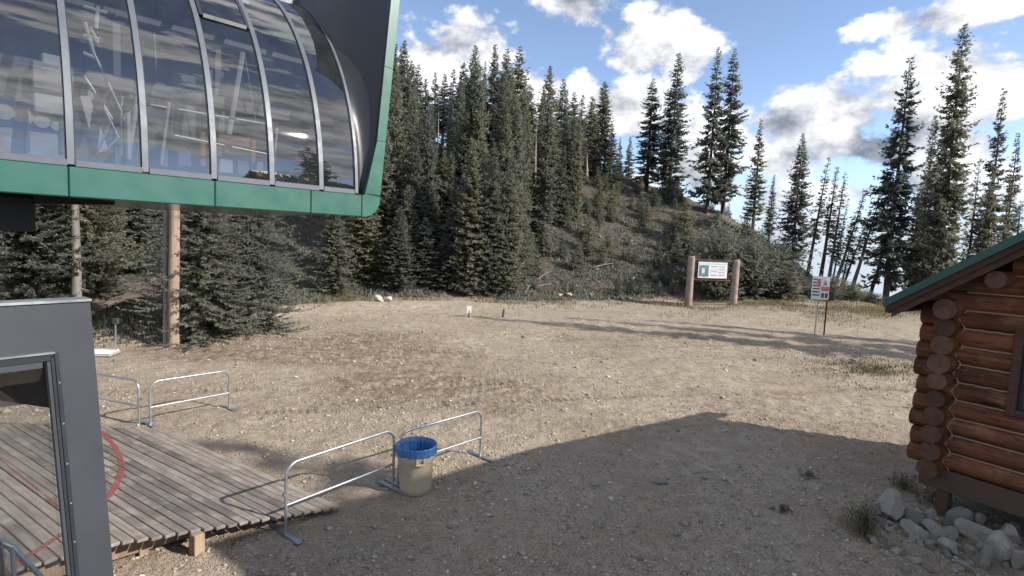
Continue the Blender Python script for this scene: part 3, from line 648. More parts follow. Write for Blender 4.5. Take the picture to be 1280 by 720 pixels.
# ------------------------------------------------------------------ crowd barriers
def barrier(p0, p1, H, label, hook=True, rails=1):
    p0, p1 = Vector((*p0, 0)), Vector((*p1, 0)); p0.z = tz(p0.x, p0.y); p1.z = tz(p1.x, p1.y)
    L = (Vector((p1.x, p1.y))-Vector((p0.x, p0.y))).length
    t_ = thing('crowd_barrier', label, 'barrier', p0, atan2(p1.y-p0.y, p1.x-p0.x), 'galvanised tube barriers around the deck')
    dz = p1.z-p0.z; rc = .17; pts = [(0, 0, .0)]
    pts += [(0, 0, H-rc)]+[(rc-rc*cos(a_), 0, H-rc+rc*sin(a_)) for a_ in np.linspace(0, pi/2, 8)[1:]]
    pts += [(L-rc+rc*sin(a_), 0, dz+H-rc+rc*cos(a_)) for a_ in np.linspace(0, pi/2, 8)]+[(L, 0, dz)]
    MB().tube(pts, .020, 12).build('frame', 'galvanised', t_, smooth=True)
    MB().tube([(0, 0, H*.42), (L, 0, H*.42+dz)], .017, 10).build('mid_rail', 'galvanised', t_, smooth=True)
    for x_, zz_ in ((0, 0), (L, dz)):
        MB().box((x_-.035, -.33, zz_+.012), (x_+.035, .33, zz_+.030), bev=.003).build('foot_plate', 'galvanised', t_)
    if hook:
        for x_, zz_ in ((0, 0), (L, dz)):
            MB().box((x_-.03, -.012, zz_+H*.55), (x_+.03, .045, zz_+H*.55+.03), bev=.004).build('coupling', 'galvanised', t_)
    return t_
g2 = lambda px, py: tuple(ground_at(px, py)[:2])
barrier(g2(188, 533), g2(286.5, 510), .84, 'bright steel tube barrier out on the open dirt beyond the deck')
barrier((-8.75, 10.75), g2(174, 531), .84, 'steel tube barrier at the far deck corner, mostly behind the dark booth')
barrier(g2(357, 668), g2(491, 612), .92, 'steel tube barrier standing over the deck corner, next to the bin')
barrier(g2(498, 608), g2(600, 571), .84, 'steel tube barrier running behind the blue-lined bin')

# ------------------------------------------------------------------ rubbish bin with blue liner
bp = ground_at(519, 612)
tb = thing('trash_bin', 'beige plastic trash bin with blue liner bag folded over its rim', 'trash bin', (bp.x, bp.y, tz(bp.x, bp.y)), .55)
b = MB(); b.lathe([(0, .012), (.20, .012), (.222, 0), (.232, .012), (.240, .10), (.262, .48), (.266, .485), (.278, .50), (.283, .60), (.285, .655), (.292, .665), (.292, .69), (.288, .70), (.283, .70)], 36)
body = b.build('body', 'bin_plastic', tb, smooth=True)
for a_ in (-1.75, -1.75+pi):
    c_, s_ = cos(a_), sin(a_); M_ = Matrix.Rotation(a_, 4, 'Z')
    b = MB(); b.box((.268, -.062, .50), (.315, -.045, .575), M_, bev=.005); b.box((.268, .045, .50), (.315, .062, .575), M_, bev=.005); b.box((.285, -.062, .485), (.318, .062, .507), M_, bev=.006); b.build('handle', 'bin_plastic', body)
m, t, p = material('blue_liner'); p.inputs['Base Color'].default_value = (.05, .155, .37, 1); p.inputs['Roughness'].default_value = .32; p.inputs['Transmission Weight'].default_value = 0; p.inputs['Subsurface Weight'].default_value = 0
oo = t.node('ShaderNodeTexCoord').outputs['Object']; t.put(p.inputs['Normal'], t.bump(t.noise(t.vmath('MULTIPLY', oo, (16, 16, 4)), 1.0, 4, .6, 1.2), .6, .03))
n_ = 64; prof = [(.298, .585), (.306, .60), (.309, .65), (.308, .70), (.300, .712), (.284, .708), (.262, .66), (.238, .52), (.20, .36), (.16, .26), (.09, .22), (.0, .215)]
vs = []
rb = random.Random(3); fold = [rb.uniform(-1, 1) for _ in range(n_)]
for j, (r_, z) in enumerate(prof):
    amp = [.006, .008, .006, .004, .003, .004, .010, .018, .022, .03, .02, 0][j]
    for k in range(n_): vs.append(((r_+amp*fold[k])*cos(2*pi*k/n_), (r_+amp*fold[k])*sin(2*pi*k/n_), z+(.012*fold[(k*3) % n_] if j == 0 else 0)))
fs = [(j*n_+k, (j+1)*n_+k, (j+1)*n_+(k+1) % n_, j*n_+(k+1) % n_) for j in range(len(prof)-1) for k in range(n_)]
MB().add(vs, fs).build('liner_bag', 'blue_liner', tb)

# ------------------------------------------------------------------ log cabin
U = Vector((.839, .545, 0)); Gd = Vector((.545, -.839, 0)); K = Vector((6.47, 7.92, 0))
cabin = thing('log_cabin', 'reddish brown log cabin with green metal roof edge', 'cabin', K, atan2(Gd.y, Gd.x))
def cl(px, py, yv=0.0):       # photo point on the cabin's gable plane (yv behind the corner) -> local
    P = on_plane(px, py, K+U*yv, U)-K; return Vector((P.dot(Gd), yv, P.z))
RL, STEP, Z0 = .143, .262, .86
NROW = 9; DEEP = 3.7; WID = 13.4; TP = .70  # cabin width stretched out of view to extend the roof's shadow
rl = random.Random(12)
def log(p0, p1, rad, name='log'):
    p0, p1 = Vector(p0), Vector(p1); L = (p1-p0).length; n = max(3, int(L/.35)+1); pts = []; rs = []
    ph = rl.uniform(0, 9); tap = rl.uniform(-.006, .006)
    for i in range(n):
        u_ = i/(n-1); pts.append(p0.lerp(p1, u_)+Vector((0, 0, .006*sin(ph+u_*5)))); rs.append(rad*(1+.03*sin(ph*2+u_*9))+tap*(u_-.5))
    b = MB(); b.tube(pts, rs, 16, True, 0, 1); o = b.build(name, ['log_stain', 'log_end'], cabin, smooth=True)
    return o
ze0 = cl(1110, 388, -.62).z; xe0 = cl(1110, 388, -.62).x
def roof_z(x):                 # underside of the roof deck above the gable
    return ze0+.10+(min(x, WID-x)-xe0)*TP
win = (.80, 1.70, 1.80, 2.86)
for i in range(32):
    z = Z0+i*STEP; r_ = RL*rl.uniform(.97, 1.03)
    xs = -.36+rl.uniform(-.05, .05) if i < NROW else max(-.3, (z+.12-ze0)/TP+xe0+.0)
    xe_ = WID+.36 if i < NROW else WID-xs
    if xe_-xs < .4: break
    segs = [(xs, xe_)]
    if win[2]-.1 < z < win[3]+.05: segs = [(xs, win[0]), (win[1], xe_)]
    for a_, c_ in segs: log((a_, 0, z), (c_, 0, z), r_)
    log((xs, DEEP, z), (xe_, DEEP, z), r_)
for i in range(NROW+1):
    z = Z0-STEP/2+i*STEP; r_ = RL*rl.uniform(.80, 1.02)
    if i == NROW: r_ *= 1.15
    for x_ in (0, WID): log((x_, -.33+rl.uniform(-.04, .04), z), (x_, DEEP+.35, z), r_ if i else r_*.95)
# purlin ends under the rake
for (x_, r_) in ((cl(1245, 357, -.45).x, .115), (3.0, .13), (WID/2, .14)):
    log((x_, -.50, roof_z(x_)-.36), (x_, DEEP+.45, roof_z(x_)-.36), r_, 'purlin')
# caulk lines between the logs and the scribed line at the corner
for i in range(15):
    z = Z0+(i+.5)*STEP; xs = .16 if i < NROW else max(.16, (z-ze0)/TP+xe0+.2)
    if win[2]-.03 < z < win[3]+.03: segs = [(xs, win[0]-.07), (win[1]+.07, WID-xs)]
    else: segs = [(xs, WID-xs)]
    for a_, c_ in segs:
        if c_-a_ > .1: MB().tube([(a_+(c_-a_)*k/6, -RL*.62+.004*sin(k*2.3+i), z+.004*sin(k*3.1+i*2)) for k in range(7)], .013, 6).build('caulk_line', 'caulk', cabin, smooth=True)
zig = []
for i in range(NROW*2+1):
    z = Z0-STEP/2+i*STEP/2; zig.append((.155+(.030 if i % 2 == 0 else -.035), -RL*.62-(.0 if i % 2 == 0 else .05), z))
MB().tube(zig, .011, 6).build('corner_caulk', 'caulk', cabin, smooth=True)
# sill beam, floor, posts
MB().box((-.16, -.13, Z0-.45), (WID+.16, .10, Z0-.135), bev=.01).build('sill_beam', 'trim_dark_brown', cabin)
MB().box((-.13, .105, Z0-.45), (.11, DEEP+.1, Z0-.268), bev=.01).build('sill_beam', 'trim_dark_brown', cabin); MB().box((.115, .11, Z0-.34), (WID-.1, DEEP, Z0-.24)).build('floor', 'trim_dark_brown', cabin)
for x_ in (.06, 2.6, 5.1, 7.6, WID-.2):
    for y_ in (.0, DEEP-.15): MB().box((x_, y_-.06, -.3), (x_+.15, y_+.09, Z0-.452), bev=.008).build('post', 'trim_dark_brown', cabin)
# window
wfz = MB()
for lo, hi in (((win[0]-.06, -.17, win[2]-.06), (win[0]+.04, .08, win[3]+.06)), ((win[1]-.04, -.17, win[2]-.06), (win[1]+.06, .08, win[3]+.06)), ((win[0]+.04, -.165, win[3]-.03), (win[1]-.04, .08, win[3]+.055)), ((win[0]+.04, -.165, win[2]-.055), (win[1]-.04, .08, win[2]+.03))): wfz.box(lo, hi, bev=.006)
wfo = wfz.build('window', 'fascia_wood', cabin)
b = MB(); b.box((win[0]+.045, -.10, win[2]+.035), (win[0]+.09, -.05, win[3]-.035)); b.box((win[1]-.09, -.10, win[2]+.035), (win[1]-.045, -.05, win[3]-.035)); b.box((win[0]+.09, -.10, win[2]+.035), (win[1]-.09, -.05, win[2]+.08)); b.box((win[0]+.09, -.10, win[3]-.08), (win[1]-.09, -.05, win[3]-.035)); b.box(((win[0]+win[1])/2-.02, -.09, win[2]+.08), ((win[0]+win[1])/2+.02, -.06, win[3]-.08)); b.build('sash', 'charcoal_trim', wfo)
MB().box((win[0]+.09, -.076, win[2]+.08), (win[1]-.09, -.072, win[3]-.08)).build('pane', 'tinted_glass', wfo)
# roof: two slabs with green metal on top, barge boards, soffit
RY0, RY1 = -.62, DEEP+.50
th = atan(TP)
for sgn in (1, -1):
    def rp(x, y, dz): return Vector((x if sgn == 1 else WID-x, y, ze0+(x-xe0)*TP+dz))
    def rslab(x0, x1, y0, y1, d0, d1, name, mat_, par=cabin):
        vs = [rp(x0, y0, d0), rp(x1, y0, d0), rp(x1, y1, d0), rp(x0, y1, d0), rp(x0, y0, d1), rp(x1, y0, d1), rp(x1, y1, d1), rp(x0, y1, d1)]
        fs = [(3, 2, 1, 0), (4, 5, 6, 7), (0, 1, 5, 4), (1, 2, 6, 5), (2, 3, 7, 6), (3, 0, 4, 7)]
        if sgn == -1: fs = [f[::-1] for f in fs]
        return MB().add(vs, fs).build(name, mat_, par)
    rs_ = rslab(xe0, WID/2, RY0+.06, RY1-.06, .10, .17, 'roof', 'fascia_wood')
    rslab(xe0-.05, WID/2, RY0-.05, RY1+.05, .173, .195, 'metal_sheet', 'green_metal_roof', rs_); rslab(xe0-.05, WID/2, RY0-.055, RY0-.03, .075, .172, 'drip_edge', 'green_metal_roof', rs_)
    rslab(xe0-.03, WID/2, RY0-.025, RY0+.015, -.02, .172, 'barge_board', 'fascia_wood'); rslab(xe0+.04, WID/2, RY0+.016, RY0+.055, -.12, .09, 'barge_board', 'fascia_wood')
    rslab(xe0-.03, WID/2, RY1-.055, RY1+.0, -.1, .172, 'barge_board', 'fascia_wood'); rslab(xe0-.025, xe0+.015, RY0+.06, RY1-.06, -.03, .095, 'eave_board', 'fascia_wood')
    for k in range(12): 
        y_ = RY0+.15+k*(RY1-RY0-.3)/11; rslab(xe0-.05, WID/2-.02, y_-.012, y_+.012, .1955, .225, 'seam', 'green_metal_roof', rs_)

# ------------------------------------------------------------------ boulders at the cabin and stones on the gravel
def rock_mesh(seed, mat_, sub=2, flat=1.0, ang=.5):
    import bmesh
    r_ = random.Random(seed); bm = bmesh.new(); bmesh.ops.create_icosphere(bm, subdivisions=sub, radius=1)
    planes = [(Vector((r_.gauss(0, 1), r_.gauss(0, 1), r_.gauss(0, 1))).normalized(), r_.uniform(.38, .72)) for _ in range(9)]
    for v in bm.verts:
        for n_, d_ in planes:
            q = v.co.dot(n_)-d_
            if q > 0: v.co -= n_*q*.97
        v.co += v.co.normalized()*r_.uniform(-.035, .035); v.co.z *= flat
    me = bpy.data.meshes.new('rock'); bm.to_mesh(me); bm.free(); me.materials.append(MATS[mat_]); return me
RKM = [rock_mesh(s, 'rock', 3) for s in range(5)]; RKP = [rock_mesh(s+20, 'pale_rock', 3) for s in range(3)]; RKS = [rock_mesh(s+40, 'rock', 1) for s in range(4)]+[rock_mesh(s+40, 'pale_rock', 1) for s in range(3)]
BOUL = [(1120, 641, 21, 18, 0, 'large rounded grey boulder at the cabin corner, beside the dry weeds'), (1143, 652, 12, 10, 0, 'small grey boulder leaning on the large rounded one at the cabin corner'), (1165, 649, 9, 9, 0, 'small upright grey rock just left of the cabin post'),
        (1146, 670, 17, 10, 0, 'long slanting grey rock lying below the large rounded boulder'), (1169, 665, 13, 9, 0, 'flat grey rock in front of the cabin post'), (1188, 669, 11, 9, 0, 'angular grey rock touching the cabin post'),
        (1204, 653, 14, 12, 0, 'rounded pale grey rock under the cabin sill beam'), (1226, 655, 9, 9, 0, 'smaller grey rock tucked behind the rounded one under the sill beam'), (1229, 675, 23, 13, 0, 'wide banded grey boulder lying under the cabin sill'),
        (1191, 688, 12, 10, 1, 'pale blocky rock in front of the boulder pile'), (1257, 692, 16, 22, 1, 'tall pale wedge-shaped rock leaning on the boulder pile'), (1236, 702, 14, 14, 0, 'dark grey rock in front of the pale wedge-shaped rock'),
        (1268, 676, 13, 12, 0, 'grey rock behind the pale wedge-shaped rock'), (1202, 709, 10, 6, 1, 'thin pale flat stone lying before the boulder pile'), (1233, 688, 9, 8, 0, 'small grey stone between the wide banded boulder and the dark one'), (1097, 641, 9, 9, 0, 'small grey rock at the outer end of the boulder pile by the weeds'), (1215, 690, 7, 5, 0, 'little grey stone before the wide banded boulder'), (1275, 705, 10, 14, 0, 'grey rock beside the pale wedge-shaped rock')]
for i, (px, py, rx, rz_, pale, lab) in enumerate(BOUL):
    P = ground_at(px, py+rz_*.55); s_ = P.y/F
    o = link('boulder', (RKP if pale else RKM)[i % (3 if pale else 5)]); o.location = (P.x, P.y+rx*s_*.4, tz(P.x, P.y)+rz_*s_*.72)
    o.scale = (rx*s_*1.2, rx*s_*R(.95, 1.2), rz_*s_*1.35); o.rotation_euler = (R(-.3, .3), R(-.3, .3), R(0, 6))
    tag(o, lab, 'boulder', 'boulders at the foot of the cabin')
for k in range(64):                                                   # rubble between the boulders
    px = R(1085, 1280); py = R(655, 720) if px > 1120 else R(640, 690); P = ground_at(px, py); s_ = P.y/F; q = R(3, 6.5); m0 = RKM+RKP
    o = link('rubble_stone', m0[k % 8]); o.location = (P.x, P.y, tz(P.x, P.y)+q*s_*.5); o.scale = (q*s_*1.3, q*s_, q*s_*.9); o.rotation_euler = (R(-.5, .5), R(-.5, .5), R(0, 6))
    tag(o, 'fist sized rubble stone scattered among the boulders under the cabin', 'stone', 'rubble stones among the boulders')
STN = [(825, 603, 11, 4), (745, 607, 9, 3), (868, 590, 8, 4), (880, 598, 7, 4), (857, 670, 8, 3), (914, 604, 6, 4), (963, 636, 7, 3), (748, 658, 7, 3), (655, 568, 5, 3), (760, 462, 4, 2), (668, 513, 5, 3), (905, 540, 6, 3), (1045, 575, 6, 4), (1120, 690, 8, 5), (1140, 700, 9, 6), (1080, 700, 6, 4), (705, 650, 6, 3), (800, 700, 7, 4), (985, 700, 7, 4), (935, 660, 6, 3), (600, 640, 5, 3), (1010, 600, 6, 3), (1160, 712, 8, 6)]
for i, (px, py, rx, rz_) in enumerate(STN):
    P = ground_at(px, py); s_ = P.y/F; shade = py > 560
    o = link('stone', RKS[i % 7]); o.location = (P.x, P.y, tz(P.x, P.y)+rz_*s_*.35); o.scale = (rx*s_*1.1, rx*s_*.9, rz_*s_*.9); o.rotation_euler = (R(-.2, .2), R(-.2, .2), R(0, 6))
    if shade: tag(o, 'loose flat stone lying on the shaded gravel before the cabin', 'stone', 'loose stones on the shaded gravel')
    else: tag(o, 'single loose stone out on the sunlit dirt', 'stone', 'loose stones on the sunlit dirt')
# gravel: uncountable
NG = 120000
a_ = RNG.uniform(-.80, .80, NG); r_ = 4.6+24*RNG.random(NG)**1.7
gx = r_*np.sin(a_); gy = r_*np.cos(a_)
keep = (fbm(gx*.45+5, gy*.45, 3)+.35*fbm(gx*2, gy*2, 2)+.12+.25*((gx > -2) & (gy < 9.5))) > RNG.uniform(-.35, .4, NG); keep &= (RNG.random(NG) < np.where((gy > 9.3+.45*gx*(gx < 4)) | (gx < -2.5), .78, 1.0)); keep &= ~((gx < -2.4) & (gy < 10) & (gx*.53+gy*.85 < 4.9+.0) & False)
gx, gy, r_ = gx[keep], gy[keep], r_[keep]; NG = len(gx)
gz_ = terrain(gx, gy); sz = np.exp(RNG.normal(0, .5, NG))*.0112*(.75+r_*.032)
oct_ = np.array([[1, 0, 0], [-1, 0, 0], [0, 1, 0], [0, -1, 0], [0, 0, 1], [0, 0, -1]], float); of = np.array([[0, 2, 4], [2, 1, 4], [1, 3, 4], [3, 0, 4], [2, 0, 5], [1, 2, 5], [3, 1, 5], [0, 3, 5]])
big_ = RNG.random(NG) < .018; sz = np.where(big_ & (gy < 13), RNG.uniform(.022, .05, NG), sz)
V = oct_[None]*RNG.uniform(.6, 1.3, (NG, 6, 1))+RNG.normal(0, .18, (NG, 6, 3)); V[:, :, 2] *= .55
th_ = RNG.uniform(0, 6.28, NG); c_, s_ = np.cos(th_)[:, None], np.sin(th_)[:, None]
V = np.stack([V[..., 0]*c_-V[..., 1]*s_, V[..., 0]*s_+V[..., 1]*c_, V[..., 2]], -1)*sz[:, None, None]
V += np.stack([gx, gy, gz_+sz*.15], -1)[:, None, :]
me = np_mesh('gravel', V.reshape(-1, 3), (of[None]+np.arange(NG)[:, None, None]*6).reshape(-1, 3), 'gravel_stone', tone=np.repeat(np.clip(RNG.normal(.45, .27, NG), 0, 1), 6))
tag(link('gravel', me), 'loose brown and grey gravel strewn over the dirt clearing', 'gravel', kind='stuff')

# ------------------------------------------------------------------ spruces
def leaf_quads(P, D, Nrm, Ln, Wd):
    """diamond shaped spray cards: base P, direction D, side from Nrm"""
    S = np.cross(D, Nrm); S /= (np.linalg.norm(S, axis=1, keepdims=True)+1e-9)
    L = Ln[:, None]; w_ = Wd[:, None]
    return np.stack([P, P+D*L*.45+S*w_*.5, P+D*L, P+D*L*.5-S*w_*.5], 1)
def spruce_mesh(seed, H, Rm, z0=.06, step=.27, nbr=5, ntw=9, leaf=.34, droop=.25, power=.85, ragged=.35, gaps=.1, wr=.36, mat_='needles', bark='bark', topthin=1.0, lean=0.0, lobes=0.0):
    g = np.random.default_rng(seed); r0 = .011*H+.03
    # trunk
    n = 10; zs_ = np.linspace(-.4, H*.985, n); off = np.cumsum(g.normal(0, .012*H/17, (n, 2)), 0); off[0] = 0
    def axis(z): 
        f_ = np.clip(z/H, 0, 1); return np.stack([np.interp(z, zs_, off[:, 0])+lean*H*f_**1.0*(1-.15*f_), np.interp(z, zs_, off[:, 1])], -1)
    b = MB(); ax = axis(zs_)
    b.tube([(ax[i, 0], ax[i, 1], zs_[i]) for i in range(n)], [max(.008, r0*(1-.96*max(0, z)/H)) for z in zs_], 7)
    tr_ = bpy.data.meshes.new('trunk'); tr_.from_pydata(b.v, [], b.f); tr_.materials.append(MATS[bark]); tr_.polygons.foreach_set('use_smooth', [True]*len(b.f))
    Ps, Ds, Ns, Ls, Ws, Ts = [], [], [], [], [], []
    z = H*z0; ph = g.uniform(0, 6)
    while z < H*.995:
        tt = z/H; prof = min(1.0, (1-tt)/.62)**power*(1 if tt > .12 else .6+.4*tt/.12)
        prof = prof*(1+lobes*sin(z*2.1+ph))
        nb_ = max(3, int(round(nbr*(1 if tt < .8 else .65)))); wf_ = g.uniform(.80, 1.15); lf_ = leaf*(1-.45*tt**3)
        for k in range(nb_):
            if g.random() < gaps: continue
            az_ = g.uniform(0, 2*pi); L = max(.08, Rm*prof*wf_*g.uniform(1-ragged, 1+ragged*.55)+.04)
            e0 = -droop*1.1+1.25*max(0, tt-.55)+g.normal(0, .10)
            m_ = max(3, int(ntw*(L/Rm)**.75+1.5)); u_ = np.sort(g.uniform(.12 if tt > .3 else .2, 1, m_)); u_[-1] = 1.0
            dirh = np.array([cos(az_), sin(az_), 0])
            base = np.array([*axis(np.array([z]))[0], z])
            # droop in the middle, upturned tip
            hz = L*(u_*np.tan(e0)-.28*droop*np.sin(pi*u_)*1.0+.22*u_**3)
            pos = base+dirh*(L*u_)[:, None]*.96+np.array([0, 0, 1])*hz[:, None]
            for sgn in (-1, 1):
                side_ = np.array([-sin(az_), cos(az_), 0])*sgn
                an = g.uniform(.35, 1.0, m_)[:, None]
                D = dirh*np.cos(an)+side_*np.sin(an)+np.array([0, 0, 1])*g.normal(-.30, .28, (m_, 1)); D /= np.linalg.norm(D, axis=1, keepdims=True)
                ll = lf_*(.55+.75*(1-u_)*min(1.3, L/.9))*g.uniform(.7, 1.3, m_)
                nn = g.normal(0, .55, (m_, 3))+np.array([0, 0, 1.0])
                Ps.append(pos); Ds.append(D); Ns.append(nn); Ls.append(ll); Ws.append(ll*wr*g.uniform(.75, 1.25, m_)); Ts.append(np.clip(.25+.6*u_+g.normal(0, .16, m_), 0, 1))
            # hanging / upright tufts along the branch
            D = dirh*.55+g.normal(0, .45, (m_, 3))+np.array([0, 0, -.25]); D /= np.linalg.norm(D, axis=1, keepdims=True)
            ll = lf_*g.uniform(.5, 1.0, m_)
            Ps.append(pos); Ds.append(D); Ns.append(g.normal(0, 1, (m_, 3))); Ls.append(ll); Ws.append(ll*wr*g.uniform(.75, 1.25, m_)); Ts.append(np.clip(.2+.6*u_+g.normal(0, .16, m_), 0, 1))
        z += step*g.uniform(.6, 1.4)*(1 if tt < .8 else .75)
    Q = leaf_quads(np.concatenate(Ps), np.concatenate(Ds), np.concatenate(Ns), np.concatenate(Ls), np.concatenate(Ws))
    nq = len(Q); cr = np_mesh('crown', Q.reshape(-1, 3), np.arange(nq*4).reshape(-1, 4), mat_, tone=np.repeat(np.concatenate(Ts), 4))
    return tr_, cr, H, Rm, nq
PROTO = {}
def proto(name, **kw): PROTO[name] = spruce_mesh(**kw)
for i in range(5): proto('mid%d' % i, seed=100+i, H=17, Rm=[1.75, 2.0, 1.55, 1.85, 1.65][i], z0=.025, step=.22, nbr=7, ntw=12, leaf=.42, wr=.38, power=[.8, .9, .7, .85, .75][i], ragged=.42, gaps=.08, lobes=.12, mat_=['needles', 'needles_dull', 'needles', 'needles_blue', 'needles_dull'][i])
for i in range(3): proto('thin%d' % i, seed=120+i, H=15, Rm=[1.0, 1.15, .9][i], z0=[.14, .08, .2][i], step=.23, nbr=6, ntw=9, leaf=.40, power=.8, ragged=.45, gaps=.1, lobes=.2, mat_='needles_dull')
for i in range(3): proto('pole%d' % i, seed=130+i, H=12, Rm=[.62, .75, .55][i], z0=[.34, .26, .40][i], step=.24, nbr=5, ntw=6, leaf=.34, power=.8, ragged=.55, gaps=.15, lobes=.2, mat_='needles_dull')
for i in range(3): proto('open%d' % i, seed=140+i, H=20, Rm=[2.0, 2.25, 1.8][i], z0=.10, step=.30, nbr=6, ntw=15, leaf=.48, power=[.75, .85, .7][i], droop=.4, ragged=.55, gaps=.12, lobes=.25, mat_='needles_dull')
proto('dense', seed=160, H=22, Rm=2.0, z0=.12, step=.22, nbr=7, ntw=11, leaf=.46, power=.62, ragged=.5, gaps=.1, lobes=.15, mat_='needles_dull')
for i in range(2): proto('sap%d' % i, seed=170+i, H=3, Rm=[.62, .75][i], z0=.03, step=.085, nbr=6, ntw=7, leaf=.20, power=.8, ragged=.4, mat_=['needles', 'needles_blue'][i])
for i in range(2): proto('bush%d' % i, seed=180+i, H=3, Rm=[1.5, 1.9][i], z0=.02, step=.10, nbr=7, ntw=10, leaf=.26, power=.5, ragged=.5, droop=-.25, mat_=['needles_dull', 'needles'][i])
proto('near', seed=190, H=13, Rm=3.0, z0=.02, step=.14, nbr=8, ntw=38, leaf=.26, wr=.24, power=.65, droop=.35, ragged=.35, gaps=.05, mat_='needles_blue')
proto('nearpine', seed=191, H=11, Rm=2.2, z0=.10, step=.12, nbr=9, ntw=30, leaf=.24, wr=.26, power=.35, droop=.05, ragged=.45, gaps=.05, lobes=.2, mat_='needles')
proto('snag', seed=200, H=14, Rm=.9, z0=.15, step=.5, nbr=4, ntw=4, leaf=.22, wr=.12, power=.8, ragged=.6, gaps=.35, mat_='grass_blade', bark='pale_bark')
NT_ = [0]
def tree(kind, x, y, H, width=None, label='', group=None, lean=0.0, name='spruce_tree', z=None, cat='tree', leandir=None):
    tr_, cr, ph, pr, nq = PROTO[kind]
    sz_ = H/ph; sx_ = sz_ if width is None else width/2/pr*1.04
    z = tz(x, y) if z is None else z
    o = thing(name, label, cat, (x, y, z-.05), 0, group); o.scale = (sx_, sx_, sz_)
    o.rotation_euler = (0, lean, 0) if lean else (0, 0, R(0, 6.28))
    a_ = link('trunk', tr_, o); c_ = link('crown', cr, o); NT_[0] += 1
    return o
def tree_px(kind, px, top, dep, wpx, label, group=None, leanpx=0.0, name='spruce_tree', cat='tree'):
    """a tree whose tip shows at (px, top), standing at the given depth; leanpx: how far the foot stands left of the tip"""
    T = depth_at(px, top, dep); 
    bx = T.x; 
    if leanpx: bx = T.x-leanpx/F*dep
    z = tz(bx, dep); H = T.z-z+.05
    return tree(kind, bx, dep, H/ (cos(atan((T.x-bx)/H)) if leanpx else 1), wpx/F*dep if wpx else None, label, group, lean=(atan((T.x-bx)/H) if leanpx else 0), name=name, cat=cat)
# trees one can tell apart against the sky
KEY = [('dense', 1207, 28, 44, 62, 'tallest and thickest spruce rising behind the cabin roof', 0), ('open0', 1139, 68, 45, 66, 'tall ragged spruce with long bare-tipped branches next to the tallest one', 0), ('thin1', 1170, 142, 47, 32, 'slim spruce between the two tall ones behind the cabin roof', 0),
       ('thin0', 1256, 110, 46, 34, 'narrow dark spruce beyond the tallest one behind the cabin roof', 0), ('thin2', 1274, 165, 50, 26, 'shorter thin spruce behind the cabin roof, past the narrow dark one', 0),
       ('mid1', 1004, 166, 52, 46, 'medium conical spruce standing clear against the grey cloud', 0), ('thin0', 952, 148, 60, 26, 'slim spruce next to the double-topped one on the ridge', 0), ('thin2', 968, 218, 62, 15, 'small thin spruce on the ridge below the slim one', 0),
       ('open1', 899, 56, 58, 50, 'tall double-topped spruce above the trail map board, thicker stem', 0), ('open2', 919, 60, 58.6, 44, 'tall double-topped spruce above the trail map board, thinner stem', 0),
       ('mid3', 849, 64, 64, 50, 'tall full spruce on the bare ridge crest', 0), ('open2', 817, 98, 65, 44, 'dark open-branched spruce beside the tall full one on the ridge crest', 0), ('thin1', 788, 170, 72, 16, 'little thin spruce standing in the gap of the ridge forest', 0),
       ('thin0', 776, 172, 74, 13, 'thinnest small spruce in the gap of the ridge forest', 0), ('mid2', 756, 102, 64, 38, 'narrow spruce at the end of the dense forest, beside the sky gap', 0)]
for k, px, top, dep, wp, lab, ln in KEY: tree_px(k, px, top, dep, wp*.86, lab, 'spruces seen against the sky')
LEAN = [('thin0', 1037, 196, 48, 20, 14), ('thin2', 1047, 208, 50, 20, 8), ('thin1', 1057, 213, 47, 24, 8), ('thin1', 1066, 292, 49, 14, 8), ('thin2', 1083, 237, 46, 18, 28), ('thin0', 1089, 262, 49, 14, 26), ('thin2', 1103, 238, 46, 20, 26), ('thin0', 1108, 300, 48, 14, 14), ('thin2', 1118, 268, 47, 18, 20), ('thin1', 1060, 250, 52, 14, 10)]
for k, px, top, dep, wp, ln in LEAN: tree_px(k.replace('thin', 'pole'), px, top, dep, wp*.85, 'thin leaning spruce with open sky behind, beyond the notice sign', 'thin leaning spruces on the drop-off', leanpx=ln)
for px, top, dep in ((1122, 225, 47), (1150, 235, 46), (1162, 210, 48), (1182, 215, 46), (1226, 195, 47), (1240, 215, 45), (1265, 215, 48), (1277, 250, 46), (1195, 240, 50)):
    tree_px(random.choice(['pole0', 'pole1', 'thin0', 'pole2']), px, top, dep, R(18, 26), 'slender spruce in the clump behind the cabin roof', 'slender spruces behind the cabin')
# skyline of the dense forest: (column, top)
ENV = [(300, 40), (470, 60), (492, 45), (505, 48), (516, 78), (533, 98), (552, 88), (568, 86), (583, 75), (595, 55), (608, 70), (620, 55), (634, 58), (648, 60), (662, 100), (676, 95), (687, 82), (704, 96), (717, 112), (729, 120), (741, 120), (750, 125), (764, 150), (772, 185)]
ex = [e[0] for e in ENV]; ey = [e[1] for e in ENV]
FOR = [('mid0', 492, 45, 42, 52), ('mid1', 507, 50, 46, 50), ('thin1', 533, 98, 66, 22), ('thin0', 545, 90, 70, 20), ('thin2', 556, 92, 68, 20), ('thin1', 567, 86, 66, 22), ('mid2', 580, 78, 60, 30), ('mid3', 595, 55, 52, 44), ('mid1', 620, 55, 50, 46), ('mid0', 634, 60, 53, 40), ('mid4', 649, 58, 50, 46), ('mid2', 663, 105, 58, 32), ('mid1', 687, 82, 56, 48), ('mid3', 705, 97, 58, 36), ('mid4', 718, 115, 60, 32), ('thin1', 729, 118, 62, 22), ('mid2', 741, 120, 63, 28), ('thin0', 766, 155, 66, 16), ('thin2', 523, 80, 68, 20), ('mid0', 515, 75, 60, 34)]
